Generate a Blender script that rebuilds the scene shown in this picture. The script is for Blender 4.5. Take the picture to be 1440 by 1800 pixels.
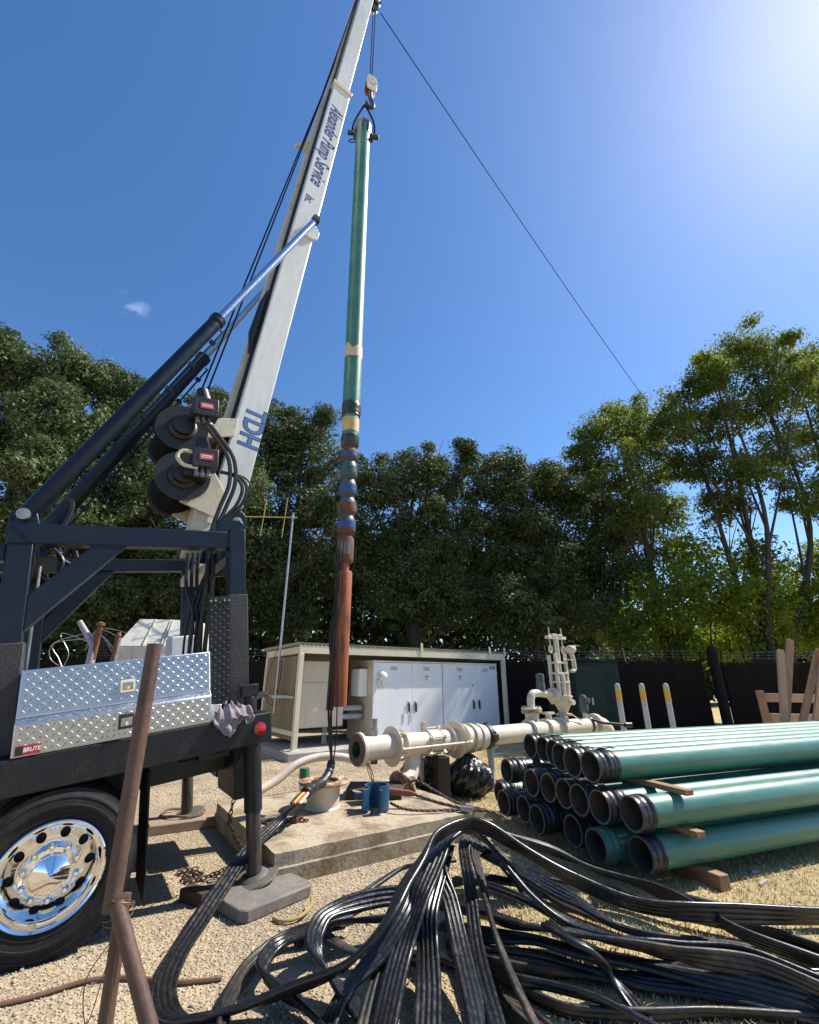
import bpy, math, random
import numpy as np
from mathutils import Vector, Matrix, Euler, Quaternion

for o in list(bpy.data.objects):
    bpy.data.objects.remove(o, do_unlink=True)
SC = bpy.context.scene
COL = SC.collection
rad = math.radians
random.seed(7)
RNG = np.random.default_rng(11)

# ------------------------------------------------------------------ camera
cam_data = bpy.data.cameras.new("camera")
cam_data.sensor_fit = 'HORIZONTAL'
cam_data.sensor_width = 36.0
cam_data.lens = 19.75
cam_data.clip_start = 0.05
cam_data.clip_end = 3000
cam = bpy.data.objects.new("camera", cam_data)
cam.location = (0, 0, 1.65)
cam.rotation_euler = (rad(90 + 20.5), 0, 0)
COL.objects.link(cam)
SC.camera = cam

# ------------------------------------------------------------------ sky and sun
SUN_EL, SUN_AZ = 52.0, 67.0          # azimuth clockwise from +Y (towards +X)
world = bpy.data.worlds.new("World")
SC.world = world
world.use_nodes = True
wn = world.node_tree.nodes; wl = world.node_tree.links
wn.clear()
w_out = wn.new('ShaderNodeOutputWorld'); w_bg = wn.new('ShaderNodeBackground')
sky = wn.new('ShaderNodeTexSky'); sky.sky_type = 'NISHITA'
sky.sun_disc = False
sky.sun_elevation = rad(SUN_EL)
sky.sun_rotation = rad(SUN_AZ)
sky.altitude = 50; sky.air_density = 1.0; sky.dust_density = 0.35; sky.ozone_density = 4.0
w_bg.inputs['Strength'].default_value = 0.112
# one faint wisp of cloud, low in the left of the sky
tc = wn.new('ShaderNodeTexCoord')
cdir = Vector((-0.527, 0.664, 0.667)).normalized()
dp = wn.new('ShaderNodeVectorMath'); dp.operation = 'DISTANCE'; dp.inputs[1].default_value = cdir
mp = wn.new('ShaderNodeMapping'); mp.inputs['Scale'].default_value = (14, 14, 30)
nz = wn.new('ShaderNodeTexNoise'); nz.inputs['Scale'].default_value = 2.2; nz.inputs['Detail'].default_value = 6
mr = wn.new('ShaderNodeMapRange'); mr.inputs[1].default_value = 0.030; mr.inputs[2].default_value = -0.01
mr2 = wn.new('ShaderNodeMapRange'); mr2.inputs[1].default_value = 0.42; mr2.inputs[2].default_value = 0.75
mu = wn.new('ShaderNodeMath'); mu.operation = 'MULTIPLY'
mx = wn.new('ShaderNodeMix'); mx.data_type = 'RGBA'; mx.inputs[7].default_value = (4.0, 4.7, 6.4, 1)
wl.new(tc.outputs['Generated'], dp.inputs[0]); wl.new(tc.outputs['Generated'], mp.inputs[0])
wl.new(mp.outputs[0], nz.inputs[0]); wl.new(dp.outputs['Value'], mr.inputs[0]); wl.new(nz.outputs[0], mr2.inputs[0])
wl.new(mr.outputs[0], mu.inputs[0]); wl.new(mr2.outputs[0], mu.inputs[1]); wl.new(mu.outputs[0], mx.inputs[0])
hs = wn.new('ShaderNodeHueSaturation'); hs.inputs['Saturation'].default_value = 1.18; hs.inputs['Hue'].default_value = 0.502; wl.new(sky.outputs[0], hs.inputs['Color']); wl.new(hs.outputs[0], mx.inputs[6]); wl.new(mx.outputs[2], w_bg.inputs['Color'])
wl.new(w_bg.outputs[0], w_out.inputs[0])

sun_data = bpy.data.lights.new("sun", 'SUN')
sun_data.energy = 4.7; sun_data.angle = rad(0.55); sun_data.color = (1.0, 0.945, 0.85)
sun = bpy.data.objects.new("sun", sun_data)
sd = Vector((math.sin(rad(SUN_AZ)) * math.cos(rad(SUN_EL)), math.cos(rad(SUN_AZ)) * math.cos(rad(SUN_EL)), math.sin(rad(SUN_EL))))
sun.rotation_euler = sd.to_track_quat('Z', 'Y').to_euler()
sun.location = sd * 60
COL.objects.link(sun)

SC.view_settings.view_transform = 'Standard'
SC.view_settings.look = 'None'
SC.view_settings.exposure = 0.75
SC.view_settings.gamma = 1.0
SC.view_settings.use_curve_mapping = False

# ------------------------------------------------------------------ materials
MATS = {}
def mat(name, col, rough=0.5, metal=0.0, var=0.15, scale=6.0, col2=None, mixlo=0.45, mixhi=0.62,
        bump=0.0, bscale=60.0, rvar=0.1, spec=0.5, stretch=(1, 1, 1), coat=0.0, trans=0.0, coord='Object'):
    """principled surface with noise-driven colour, roughness and fine relief"""
    if name in MATS: return MATS[name]
    m = bpy.data.materials.new(name); m.use_nodes = True
    nt = m.node_tree; n = nt.nodes; l = nt.links
    b = n['Principled BSDF']
    t = n.new('ShaderNodeTexCoord'); mpn = n.new('ShaderNodeMapping'); mpn.inputs['Scale'].default_value = stretch
    l.new(t.outputs[coord], mpn.inputs[0])
    nz = n.new('ShaderNodeTexNoise'); nz.inputs['Scale'].default_value = scale; nz.inputs['Detail'].default_value = 7
    nz.inputs['Roughness'].default_value = 0.62
    l.new(mpn.outputs[0], nz.inputs['Vector'])
    c1 = tuple(col) + (1,)
    if col2 is None:
        lo = tuple(max(0, c * (1 - var)) for c in col) + (1,)
        hi = tuple(min(1, c * (1 + var)) for c in col) + (1,)
        mixlo, mixhi = 0.3, 0.7
    else:
        lo = c1; hi = tuple(col2) + (1,)
    mr = n.new('ShaderNodeMapRange'); mr.inputs[1].default_value = mixlo; mr.inputs[2].default_value = mixhi
    l.new(nz.outputs[0], mr.inputs[0])
    mx = n.new('ShaderNodeMix'); mx.data_type = 'RGBA'
    mx.inputs[6].default_value = lo; mx.inputs[7].default_value = hi
    l.new(mr.outputs[0], mx.inputs[0])
    # second, finer octave of mottling
    nz2 = n.new('ShaderNodeTexNoise'); nz2.inputs['Scale'].default_value = scale * 7.3; nz2.inputs['Detail'].default_value = 4
    l.new(mpn.outputs[0], nz2.inputs['Vector'])
    mr2 = n.new('ShaderNodeMapRange'); mr2.inputs[1].default_value = 0.3; mr2.inputs[2].default_value = 0.7
    mr2.inputs[3].default_value = 1 - var * 0.6; mr2.inputs[4].default_value = 1 + var * 0.6
    l.new(nz2.outputs[0], mr2.inputs[0])
    hv = n.new('ShaderNodeHueSaturation'); l.new(mx.outputs[2], hv.inputs['Color']); l.new(mr2.outputs[0], hv.inputs['Value'])
    l.new(hv.outputs[0], b.inputs['Base Color'])
    rr = n.new('ShaderNodeMapRange'); rr.inputs[1].default_value = 0.3; rr.inputs[2].default_value = 0.7
    rr.inputs[3].default_value = max(0.02, rough - rvar); rr.inputs[4].default_value = min(1, rough + rvar)
    l.new(nz2.outputs[0], rr.inputs[0]); l.new(rr.outputs[0], b.inputs['Roughness'])
    b.inputs['Metallic'].default_value = metal
    b.inputs['Specular IOR Level'].default_value = spec
    b.inputs['Coat Weight'].default_value = coat
    if bump > 0:
        nb = n.new('ShaderNodeTexNoise'); nb.inputs['Scale'].default_value = bscale; nb.inputs['Detail'].default_value = 5
        l.new(mpn.outputs[0], nb.inputs['Vector'])
        bp = n.new('ShaderNodeBump'); bp.inputs['Strength'].default_value = bump; bp.inputs['Distance'].default_value = 0.02
        l.new(nb.outputs[0], bp.inputs['Height']); l.new(bp.outputs[0], b.inputs['Normal'])
    MATS[name] = m
    return m

def leaf_mat(name, c1, c2, transl, rough=0.42, tcol=None):
    m = bpy.data.materials.new(name); m.use_nodes = True
    nt = m.node_tree; n = nt.nodes; l = nt.links
    b = n['Principled BSDF']; out = n['Material Output']
    t = n.new('ShaderNodeNewGeometry')
    nz = n.new('ShaderNodeTexNoise'); nz.inputs['Scale'].default_value = 5.0; nz.inputs['Detail'].default_value = 3
    l.new(t.outputs['Position'], nz.inputs['Vector'])
    nz2 = n.new('ShaderNodeTexNoise'); nz2.inputs['Scale'].default_value = 0.55; nz2.inputs['Detail'].default_value = 2
    l.new(t.outputs['Position'], nz2.inputs['Vector'])
    ad = n.new('ShaderNodeMath'); ad.operation = 'ADD'
    l.new(nz.outputs[0], ad.inputs[0]); l.new(nz2.outputs[0], ad.inputs[1])
    mr = n.new('ShaderNodeMapRange'); mr.inputs[1].default_value = 0.75; mr.inputs[2].default_value = 1.25
    l.new(ad.outputs[0], mr.inputs[0])
    mx = n.new('ShaderNodeMix'); mx.data_type = 'RGBA'; mx.inputs[6].default_value = c1 + (1,); mx.inputs[7].default_value = c2 + (1,)
    l.new(mr.outputs[0], mx.inputs[0])
    l.new(mx.outputs[2], b.inputs['Base Color']); b.inputs['Roughness'].default_value = rough
    b.inputs['Specular IOR Level'].default_value = 0.22
    tr = n.new('ShaderNodeBsdfTranslucent')
    hv = n.new('ShaderNodeHueSaturation'); hv.inputs['Value'].default_value = 1.9; hv.inputs['Saturation'].default_value = 1.15; hv.inputs['Hue'].default_value = 0.485
    l.new(mx.outputs[2], hv.inputs['Color']); l.new(hv.outputs[0], tr.inputs['Color'])
    ms = n.new('ShaderNodeMixShader'); ms.inputs[0].default_value = transl
    l.new(b.outputs[0], ms.inputs[1]); l.new(tr.outputs[0], ms.inputs[2]); l.new(ms.outputs[0], out.inputs[0])
    return m

# ------------------------------------------------------------------ mesh building
def V(*a): return Vector(a)

class MB:
    def __init__(self): self.v = []; self.f = []
    def add(self, vs, fs):
        o = len(self.v); self.v += [tuple(p) for p in vs]; self.f += [tuple(i + o for i in q) for q in fs]
        return self
    def box(self, x0, x1, y0, y1, z0, z1):
        return self.add([(x0, y0, z0), (x1, y0, z0), (x1, y1, z0), (x0, y1, z0), (x0, y0, z1), (x1, y0, z1), (x1, y1, z1), (x0, y1, z1)],
                        [(0, 3, 2, 1), (4, 5, 6, 7), (0, 1, 5, 4), (1, 2, 6, 5), (2, 3, 7, 6), (3, 0, 4, 7)])
    def bar(self, a, b, w, h, up=(0, 0, 1)):
        """rectangular bar from a to b, w across, h along 'up'"""
        a = Vector(a); b = Vector(b); t = (b - a).normalized(); s = t.cross(Vector(up))
        if s.length < 1e-4: s = t.cross(Vector((1, 0, 0)))
        s.normalize(); u = s.cross(t).normalized()
        vs = []
        for p in (a, b):
            for i, j in ((-1, -1), (1, -1), (1, 1), (-1, 1)): vs.append(p + s * (w / 2 * i) + u * (h / 2 * j))
        return self.add(vs, [(3, 2, 1, 0), (4, 5, 6, 7), (0, 1, 5, 4), (1, 2, 6, 5), (2, 3, 7, 6), (3, 0, 4, 7)])
    def prism(self, poly, vec):
        """poly: list of 3d points, extruded along vec"""
        n = len(poly); vec = Vector(vec)
        vs = [Vector(p) for p in poly] + [Vector(p) + vec for p in poly]
        nrm = sum(((vs[i] - vs[0]).cross(vs[i + 1] - vs[0]) for i in range(1, n - 1)), Vector())
        fl = nrm.dot(vec) > 0
        fs = [tuple(range(n))[::-1] if fl else tuple(range(n)), tuple(range(n, 2 * n)) if fl else tuple(range(n, 2 * n))[::-1]]
        for i in range(n):
            j = (i + 1) % n; q = (i, j, n + j, n + i)
            fs.append(q if fl else q[::-1])
        return self.add(vs, fs)
    def lathe(self, prof, org=(0, 0, 0), axis=(0, 0, 1), n=24, close=False):
        """prof: (radius, height) list along axis"""
        ax = Vector(axis).normalized(); org = Vector(org)
        s = ax.cross(Vector((0, 0, 1)) if abs(ax.z) < 0.9 else Vector((1, 0, 0))).normalized(); u = ax.cross(s)
        vs = []
        for r, h in prof:
            for k in range(n):
                a = 2 * math.pi * k / n
                vs.append(org + ax * h + (s * math.cos(a) + u * math.sin(a)) * max(r, 1e-5))
        fs = []
        m = len(prof)
        for i in range(m if close else m - 1):
            i2 = (i + 1) % m
            for k in range(n):
                k2 = (k + 1) % n
                fs.append((i * n + k, i * n + k2, i2 * n + k2, i2 * n + k))
        return self.add(vs, fs)
    def cyl(self, a, b, r, r2=None, n=16):
        a = Vector(a); b = Vector(b); L = (b - a).length
        r2 = r if r2 is None else r2
        return self.lathe([(0, 0), (r, 0), (r2, L), (0, L)], a, b - a, n)
    def tube(self, pts, r, n=8, closed=False, start_up=None):
        P = [Vector(p) for p in pts]; m = len(P)
        R = r if isinstance(r, (list, tuple)) else [r] * m
        T = []
        for i in range(m):
            if closed: t = P[(i + 1) % m] - P[i - 1]
            else: t = P[min(i + 1, m - 1)] - P[max(i - 1, 0)]
            T.append(t.normalized() if t.length > 1e-9 else Vector((0, 0, 1)))
        s = T[0].cross(Vector((0, 0, 1)))
        if s.length < 1e-3: s = T[0].cross(Vector((1, 0, 0)))
        s.normalize(); vs = []
        for i in range(m):
            s = (s - T[i] * s.dot(T[i]))
            s = s.normalized() if s.length > 1e-6 else T[i].orthogonal().normalized()
            u = T[i].cross(s)
            for k in range(n):
                a = 2 * math.pi * k / n
                vs.append(P[i] + (s * math.cos(a) + u * math.sin(a)) * R[i])
        fs = []
        for i in range(m if closed else m - 1):
            i2 = (i + 1) % m
            for k in range(n):
                k2 = (k + 1) % n
                fs.append((i * n + k, i * n + k2, i2 * n + k2, i2 * n + k))
        if not closed:
            fs.append(tuple(range(n))[::-1]); fs.append(tuple((m - 1) * n + k for k in range(n)))
        return self.add(vs, fs)
    def build(self, name, material, parent=None, bevel=0.0, smooth=35, fix=True, kind=None):
        me = bpy.data.meshes.new(name)
        me.from_pydata(self.v, [], self.f)
        if fix:
            import bmesh
            bm = bmesh.new(); bm.from_mesh(me)
            bmesh.ops.remove_doubles(bm, verts=bm.verts, dist=1e-5)
            bmesh.ops.recalc_face_normals(bm, faces=bm.faces)
            bm.to_mesh(me); bm.free()
        me.materials.append(material)
        if smooth:
            me.polygons.foreach_set('use_smooth', [True] * len(me.polygons))
            me.set_sharp_from_angle(angle=rad(smooth))
        o = bpy.data.objects.new(name, me); COL.objects.link(o)
        if parent is not None: o.parent = parent
        if bevel > 0:
            bv = o.modifiers.new('bevel', 'BEVEL'); bv.width = bevel; bv.segments = 2; bv.limit_method = 'ANGLE'; bv.angle_limit = rad(50)
            bv.harden_normals = False
        if kind: o['kind'] = kind
        return o

def np_mesh(name, verts, quads, material, parent=None, smooth=False, kind=None):
    me = bpy.data.meshes.new(name)
    nv, nf = len(verts), len(quads); k = quads.shape[1]
    me.vertices.add(nv); me.vertices.foreach_set('co', verts.astype(np.float32).ravel())
    me.loops.add(nf * k); me.loops.foreach_set('vertex_index', quads.astype(np.int32).ravel())
    me.polygons.add(nf); me.polygons.foreach_set('loop_start', np.arange(0, nf * k, k, dtype=np.int32))
    if smooth: me.polygons.foreach_set('use_smooth', np.ones(nf, dtype=bool))
    me.materials.append(material)
    me.update(calc_edges=True)
    o = bpy.data.objects.new(name, me); COL.objects.link(o)
    if parent is not None: o.parent = parent
    if kind: o['kind'] = kind
    return o

def tag(o, label, cat, group=None):
    o['label'] = label; o['category'] = cat
    if group: o['group'] = group
    return o
def thing(name, label, cat, loc=(0, 0, 0), rot=(0, 0, 0), group=None):
    o = bpy.data.objects.new(name, None); COL.objects.link(o)
    o.empty_display_size = 0.1
    o.location = loc; o.rotation_euler = rot
    return tag(o, label, cat, group)
def struct(o): o['kind'] = 'structure'; return o
def copy_tree(o, parent=None):
    c = o.copy(); COL.objects.link(c); c.parent = parent
    for ch in [k for k in o.children]: copy_tree(ch, c)
    return c

def text_mesh(name, s, size, material, parent, loc, xdir, ydir, extrude=0.0015, shear=0.0, spacing=1.0, align='CENTER', sx=1.0, bold=0.0):
    cu = bpy.data.curves.new(name, 'FONT'); cu.body = s; cu.size = size; cu.extrude = extrude; cu.shear = shear
    cu.space_character = spacing; cu.align_x = align; cu.align_y = 'CENTER'; cu.offset = bold; cu.resolution_u = 4
    to = bpy.data.objects.new(name, cu); COL.objects.link(to)
    me = bpy.data.meshes.new_from_object(to)
    bpy.data.objects.remove(to, do_unlink=True)
    me.materials.clear(); me.materials.append(material)
    X = Vector(xdir).normalized(); Y = Vector(ydir).normalized(); Z = X.cross(Y)
    M = Matrix((X * sx, Y, Z)).transposed().to_4x4(); M.translation = Vector(loc)
    me.transform(M)
    o = bpy.data.objects.new(name, me); COL.objects.link(o); o.parent = parent
    return o

def spline(pts, per=8, closed=False):
    """Catmull-Rom through the points"""
    P = [Vector(p) for p in pts]; n = len(P); out = []
    rng = n if closed else n - 1
    for i in range(rng):
        p0 = P[(i - 1) % n] if closed or i > 0 else P[0] * 2 - P[1]
        p1 = P[i]; p2 = P[(i + 1) % n]
        p3 = P[(i + 2) % n] if closed or i + 2 < n else P[-1] * 2 - P[-2]
        for k in range(per):
            t = k / per
            out.append(0.5 * ((2 * p1) + (-p0 + p2) * t + (2 * p0 - 5 * p1 + 4 * p2 - p3) * t * t + (-p0 + 3 * p1 - 3 * p2 + p3) * t ** 3))
    if not closed: out.append(P[-1])
    return out

# ================================================================== SETTING
# ------------------------------------------------------------------ ground
def ground_material():
    m = bpy.data.materials.new('dusty_gravel_ground'); m.use_nodes = True
    nt = m.node_tree; n = nt.nodes; l = nt.links; b = n['Principled BSDF']
    g = n.new('ShaderNodeNewGeometry')
    def noise(sc, det=6, rough=0.6):
        q = n.new('ShaderNodeTexNoise'); q.inputs['Scale'].default_value = sc; q.inputs['Detail'].default_value = det
        q.inputs['Roughness'].default_value = rough; l.new(g.outputs['Position'], q.inputs['Vector']); return q
    def rng(src, a, b_, c=0.0, d=1.0):
        q = n.new('ShaderNodeMapRange'); q.inputs[1].default_value = a; q.inputs[2].default_value = b_
        q.inputs[3].default_value = c; q.inputs[4].default_value = d; l.new(src, q.inputs[0]); return q
    def mix(f, a, b_):
        q = n.new('ShaderNodeMix'); q.data_type = 'RGBA'
        for sk, val in ((0, f), (6, a), (7, b_)):
            if hasattr(val, 'default_value') or hasattr(val, 'links'): l.new(val, q.inputs[sk])
            else: q.inputs[sk].default_value = val
        return q
    vor = n.new('ShaderNodeTexVoronoi'); vor.inputs['Scale'].default_value = 48; l.new(g.outputs['Position'], vor.inputs['Vector'])
    sepc = n.new('ShaderNodeSeparateColor'); l.new(vor.outputs['Color'], sepc.inputs[0])
    stones = mix(sepc.outputs[0], (0.22, 0.165, 0.105, 1), (0.46, 0.375, 0.26, 1))
    dust = rng(noise(1.1, 8).outputs[0], 0.42, 0.6)
    gravel = mix(dust.outputs[0], stones.outputs[2], (0.41, 0.32, 0.205, 1))
    straw_n = noise(70, 4)
    straw = mix(rng(straw_n.outputs[0], 0.35, 0.65).outputs[0], (0.36, 0.27, 0.13, 1), (0.52, 0.42, 0.22, 1))
    # dry grass lies to the right and around the trench, bare gravel to the left
    sx = n.new('ShaderNodeSeparateXYZ'); l.new(g.outputs['Position'], sx.inputs[0])
    nn = noise(0.8, 5); ad = n.new('ShaderNodeMath'); ad.operation = 'MULTIPLY_ADD'
    l.new(nn.outputs[0], ad.inputs[0]); ad.inputs[1].default_value = 2.4; l.new(sx.outputs[0], ad.inputs[2])
    side = rng(ad.outputs[0], 1.0, 2.4)
    col = mix(side.outputs[0], gravel.outputs[2], straw.outputs[2])
    big = rng(noise(0.75, 7).outputs[0], 0.32, 0.68, 0.78, 1.16)
    hv = n.new('ShaderNodeHueSaturation'); l.new(col.outputs[2], hv.inputs['Color']); l.new(big.outputs[0], hv.inputs['Value'])
    l.new(hv.outputs[0], b.inputs['Base Color'])
    b.inputs['Roughness'].default_value = 0.95; b.inputs['Specular IOR Level'].default_value = 0.2
    bp = n.new('ShaderNodeBump'); bp.inputs['Strength'].default_value = 0.9; bp.inputs['Distance'].default_value = 0.012
    l.new(vor.outputs['Distance'], bp.inputs['Height'])
    bp2 = n.new('ShaderNodeBump'); bp2.inputs['Strength'].default_value = 0.6; bp2.inputs['Distance'].default_value = 0.03
    l.new(noise(9, 7).outputs[0], bp2.inputs['Height']); l.new(bp.outputs[0], bp2.inputs['Normal']); l.new(bp2.outputs[0], b.inputs['Normal'])
    return m
mb = MB(); mb.add([(-500, -300, 0), (500, -300, 0), (500, 700, 0), (-500, 700, 0)], [(0, 1, 2, 3)])
struct(mb.build('ground', ground_material(), smooth=0))

# loose stones: real pebbles on the near gravel
def pebbles(n, x0, x1, y0, y1, keep, rmin, rmax, name, material):
    P = np.stack([RNG.uniform(x0, x1, n), RNG.uniform(y0, y1, n)], 1)
    P = P[keep(P[:, 0], P[:, 1])]
    k = len(P); base = np.array([(1, 0, 0), (0, 1, 0), (-1, 0, 0), (0, -1, 0), (0.15, 0.1, 1), (0, 0, -0.6)], float)
    fc = np.array([(0, 1, 4), (1, 2, 4), (2, 3, 4), (3, 0, 4), (1, 0, 5), (2, 1, 5), (3, 2, 5), (0, 3, 5)])
    r = RNG.uniform(rmin, rmax, k) * RNG.uniform(0.6, 1.0, k)
    jit = RNG.uniform(0.6, 1.25, (k, 6, 3))
    vv = base[None] * jit * np.stack([r, r * RNG.uniform(0.6, 1, k), r * RNG.uniform(0.4, 0.8, k)], 1)[:, None, :]
    a = RNG.uniform(0, 6.28, k); ca, sa = np.cos(a), np.sin(a)
    x = vv[:, :, 0] * ca[:, None] - vv[:, :, 1] * sa[:, None]; y = vv[:, :, 0] * sa[:, None] + vv[:, :, 1] * ca[:, None]
    vv = np.stack([x + P[:, 0:1], y + P[:, 1:2], vv[:, :, 2] + r[:, None] * 0.15], 2)
    F = fc[None] + (np.arange(k) * 6)[:, None, None]
    return np_mesh(name, vv.reshape(-1, 3), F.reshape(-1, 3), material, kind='stuff')
def off_slab(x, y):       # outside the concrete slab
    dx, dy = x + 1.16, y - 4.66
    u = dx * 0.824 + dy * 0.566; v = -dx * 0.566 + dy * 0.824
    return ~((u > -0.02) & (u < 2.5) & (v > -0.02) & (v < 2.13))
peb = mat('pebble_stone', (0.31, 0.24, 0.155), 0.9, var=0.5, scale=70, col2=(0.62, 0.54, 0.42), mixlo=0.35, mixhi=0.75, spec=0.25)
tag(pebbles(80000, -4.5, 1.6, 2.3, 7.5, lambda x, y: off_slab(x, y) & (x < 0.9 + 0.5 * np.sin(3 * y) + RNG.uniform(-0.6, 0.6, len(x))), 0.004, 0.0135, 'gravel', peb),
    'loose tan gravel strewn over the bare ground', 'gravel')
tag(pebbles(26000, -7, 3.5, 7.5, 13, lambda x, y: off_slab(x, y), 0.009, 0.02, 'gravel', peb),
    'coarser gravel and clods beyond the concrete slab', 'gravel')
tag(pebbles(1500, -5, 6, 2.4, 10, lambda x, y: off_slab(x, y), 0.012, 0.03, 'stones', peb), 'larger loose stones scattered among the gravel', 'stones')
# clods and small stones lying on the slab
tag(pebbles(9000, -2.6, 2.0, 4.6, 8.4, lambda x, y: ~off_slab(x, y) & (RNG.uniform(0, 1, len(x)) < 0.45), 0.002, 0.009, 'dirt_crumbs',
    mat('dirt_crumb', (0.33, 0.22, 0.12), 0.95, var=0.3, scale=20)), 'dirt crumbs scattered on the concrete slab', 'dirt')
for o in bpy.data.objects:
    if o.name.startswith('dirt_crumbs'): o.location.z = 0.25

# dry grass, uncountable blades
def grass(n, keep, x0, x1, y0, y1, hmin, hmax, name, label, material):
    P = np.stack([RNG.uniform(x0, x1, n), RNG.uniform(y0, y1, n)], 1); P = P[keep(P[:, 0], P[:, 1])]; k = len(P)
    h = RNG.uniform(hmin, hmax, k); a = RNG.uniform(0, 6.28, k); lean = RNG.uniform(0.4, 2.2, k) * h
    w = RNG.uniform(0.0015, 0.0035, k); d = np.stack([np.cos(a), np.sin(a)], 1); s = np.stack([-d[:, 1], d[:, 0]], 1)
    z0 = np.zeros(k)
    def pt(base, sgn, t, hh): return np.concatenate([P + d * (lean * t)[:, None] + s * (w * sgn)[:, None], (hh)[:, None]], 1)
    A = pt(P, -1, 0, z0); B = pt(P, 1, 0, z0); C = pt(P, 0.8, 0.45, h * 0.7); D = pt(P, -0.8, 0.45, h * 0.7); E_ = pt(P, 0.1, 1.0, h); F_ = pt(P, -0.1, 1.0, h)
    vv = np.stack([A, B, C, D, E_, F_], 1).reshape(-1, 3); o = np.arange(k) * 6
    Q = np.concatenate([np.stack([o, o + 1, o + 2, o + 3], 1), np.stack([o + 3, o + 2, o + 4, o + 5], 1)])
    ob = np_mesh(name, vv, Q, material, kind='stuff'); return tag(ob, label, 'grass')
straw_m = mat('dry_straw', (0.44, 0.34, 0.16), 0.75, var=0.35, scale=9, col2=(0.62, 0.51, 0.28), spec=0.3)
grass(70000, lambda x, y: off_slab(x, y) & (x > 0.7 + 0.5 * np.sin(2.3 * y) - RNG.exponential(0.25, len(x))), 0.0, 6.5, 2.6, 8, 0.008, 0.035, 'dry_grass', 'short dry yellow grass under cables and pipes', straw_m)
grass(26000, lambda x, y: x > 0.0 + 0.4 * np.sin(2 * y), -1, 9, 7.4, 13, 0.02, 0.07, 'dry_grass', 'taller dry grass behind the white pipeline', straw_m)

# ------------------------------------------------------------------ trees
BARK = mat('oak_bark', (0.055, 0.045, 0.036), 0.95, var=0.4, scale=5, bump=0.6, bscale=14, stretch=(3, 3, 0.6))
OAK = leaf_mat('oak_leaf', (0.046, 0.066, 0.024), (0.118, 0.15, 0.055), 0.16, rough=0.6)
WAL = leaf_mat('walnut_leaf', (0.06, 0.09, 0.021), (0.14, 0.175, 0.042), 0.46, rough=0.6)
BUSH = leaf_mat('bush_leaf', (0.075, 0.12, 0.02), (0.17, 0.215, 0.035), 0.5, rough=0.6)
def leaf_quads(C, N, size, aspect, droop=0.0):
    k = len(C)
    n = N + RNG.normal(0, 0.75, (k, 3)); n[:, 2] += 0.35; n /= np.linalg.norm(n, axis=1, keepdims=True)
    t = RNG.normal(0, 1, (k, 3)); t[:, 2] -= droop; t -= n * (t * n).sum(1, keepdims=True); t /= np.linalg.norm(t, axis=1, keepdims=True)
    s = np.cross(n, t); L = (size * RNG.uniform(0.45, 1.45, k))[:, None]; W = L * aspect
    fold = n * L * 0.10
    vv = np.stack([C - t * L * 0.5, C + s * W * 0.5 + fold, C + t * L * 0.5, C - s * W * 0.5 + fold], 1)
    return vv.reshape(-1, 3), np.arange(k * 4).reshape(-1, 4)
def crown(clumps, dens, size, aspect, tuft, inner=0.25, droop=0.0, fill=0.9):
    PC, NN = [], []
    for (x, y, z, r) in clumps:
        c = np.array((x, y, z)); ns = max(14, int(26 * r * r * fill))
        d = RNG.normal(0, 1, (ns, 3)); d /= np.linalg.norm(d, axis=1, keepdims=True)
        rr = r * np.where(RNG.uniform(0, 1, ns) < inner, RNG.uniform(0.25, 0.8, ns), RNG.normal(0.9, 0.12, ns))
        sub = c + d * rr[:, None] * np.array((1.08, 1.0, 0.92))
        m = max(3, int(dens))
        cnt = RNG.poisson(m, ns)
        idx = np.repeat(np.arange(ns), cnt); k = len(idx)
        tr = tuft * RNG.uniform(0.6, 1.5, ns)
        off = RNG.normal(0, 1, (k, 3)); off /= np.linalg.norm(off, axis=1, keepdims=True)
        off *= (RNG.uniform(0.25, 1, k) ** 0.6)[:, None] * tr[idx][:, None] * np.array((1.15, 1.15, 0.75))
        PC.append(sub[idx] + off); NN.append(d[idx] * 0.5 + off / tuft * 0.6)
    C = np.concatenate(PC); N = np.concatenate(NN)
    keep = C[:, 2] > 0.3
    return leaf_quads(C[keep], N[keep], size, aspect, droop)
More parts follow.
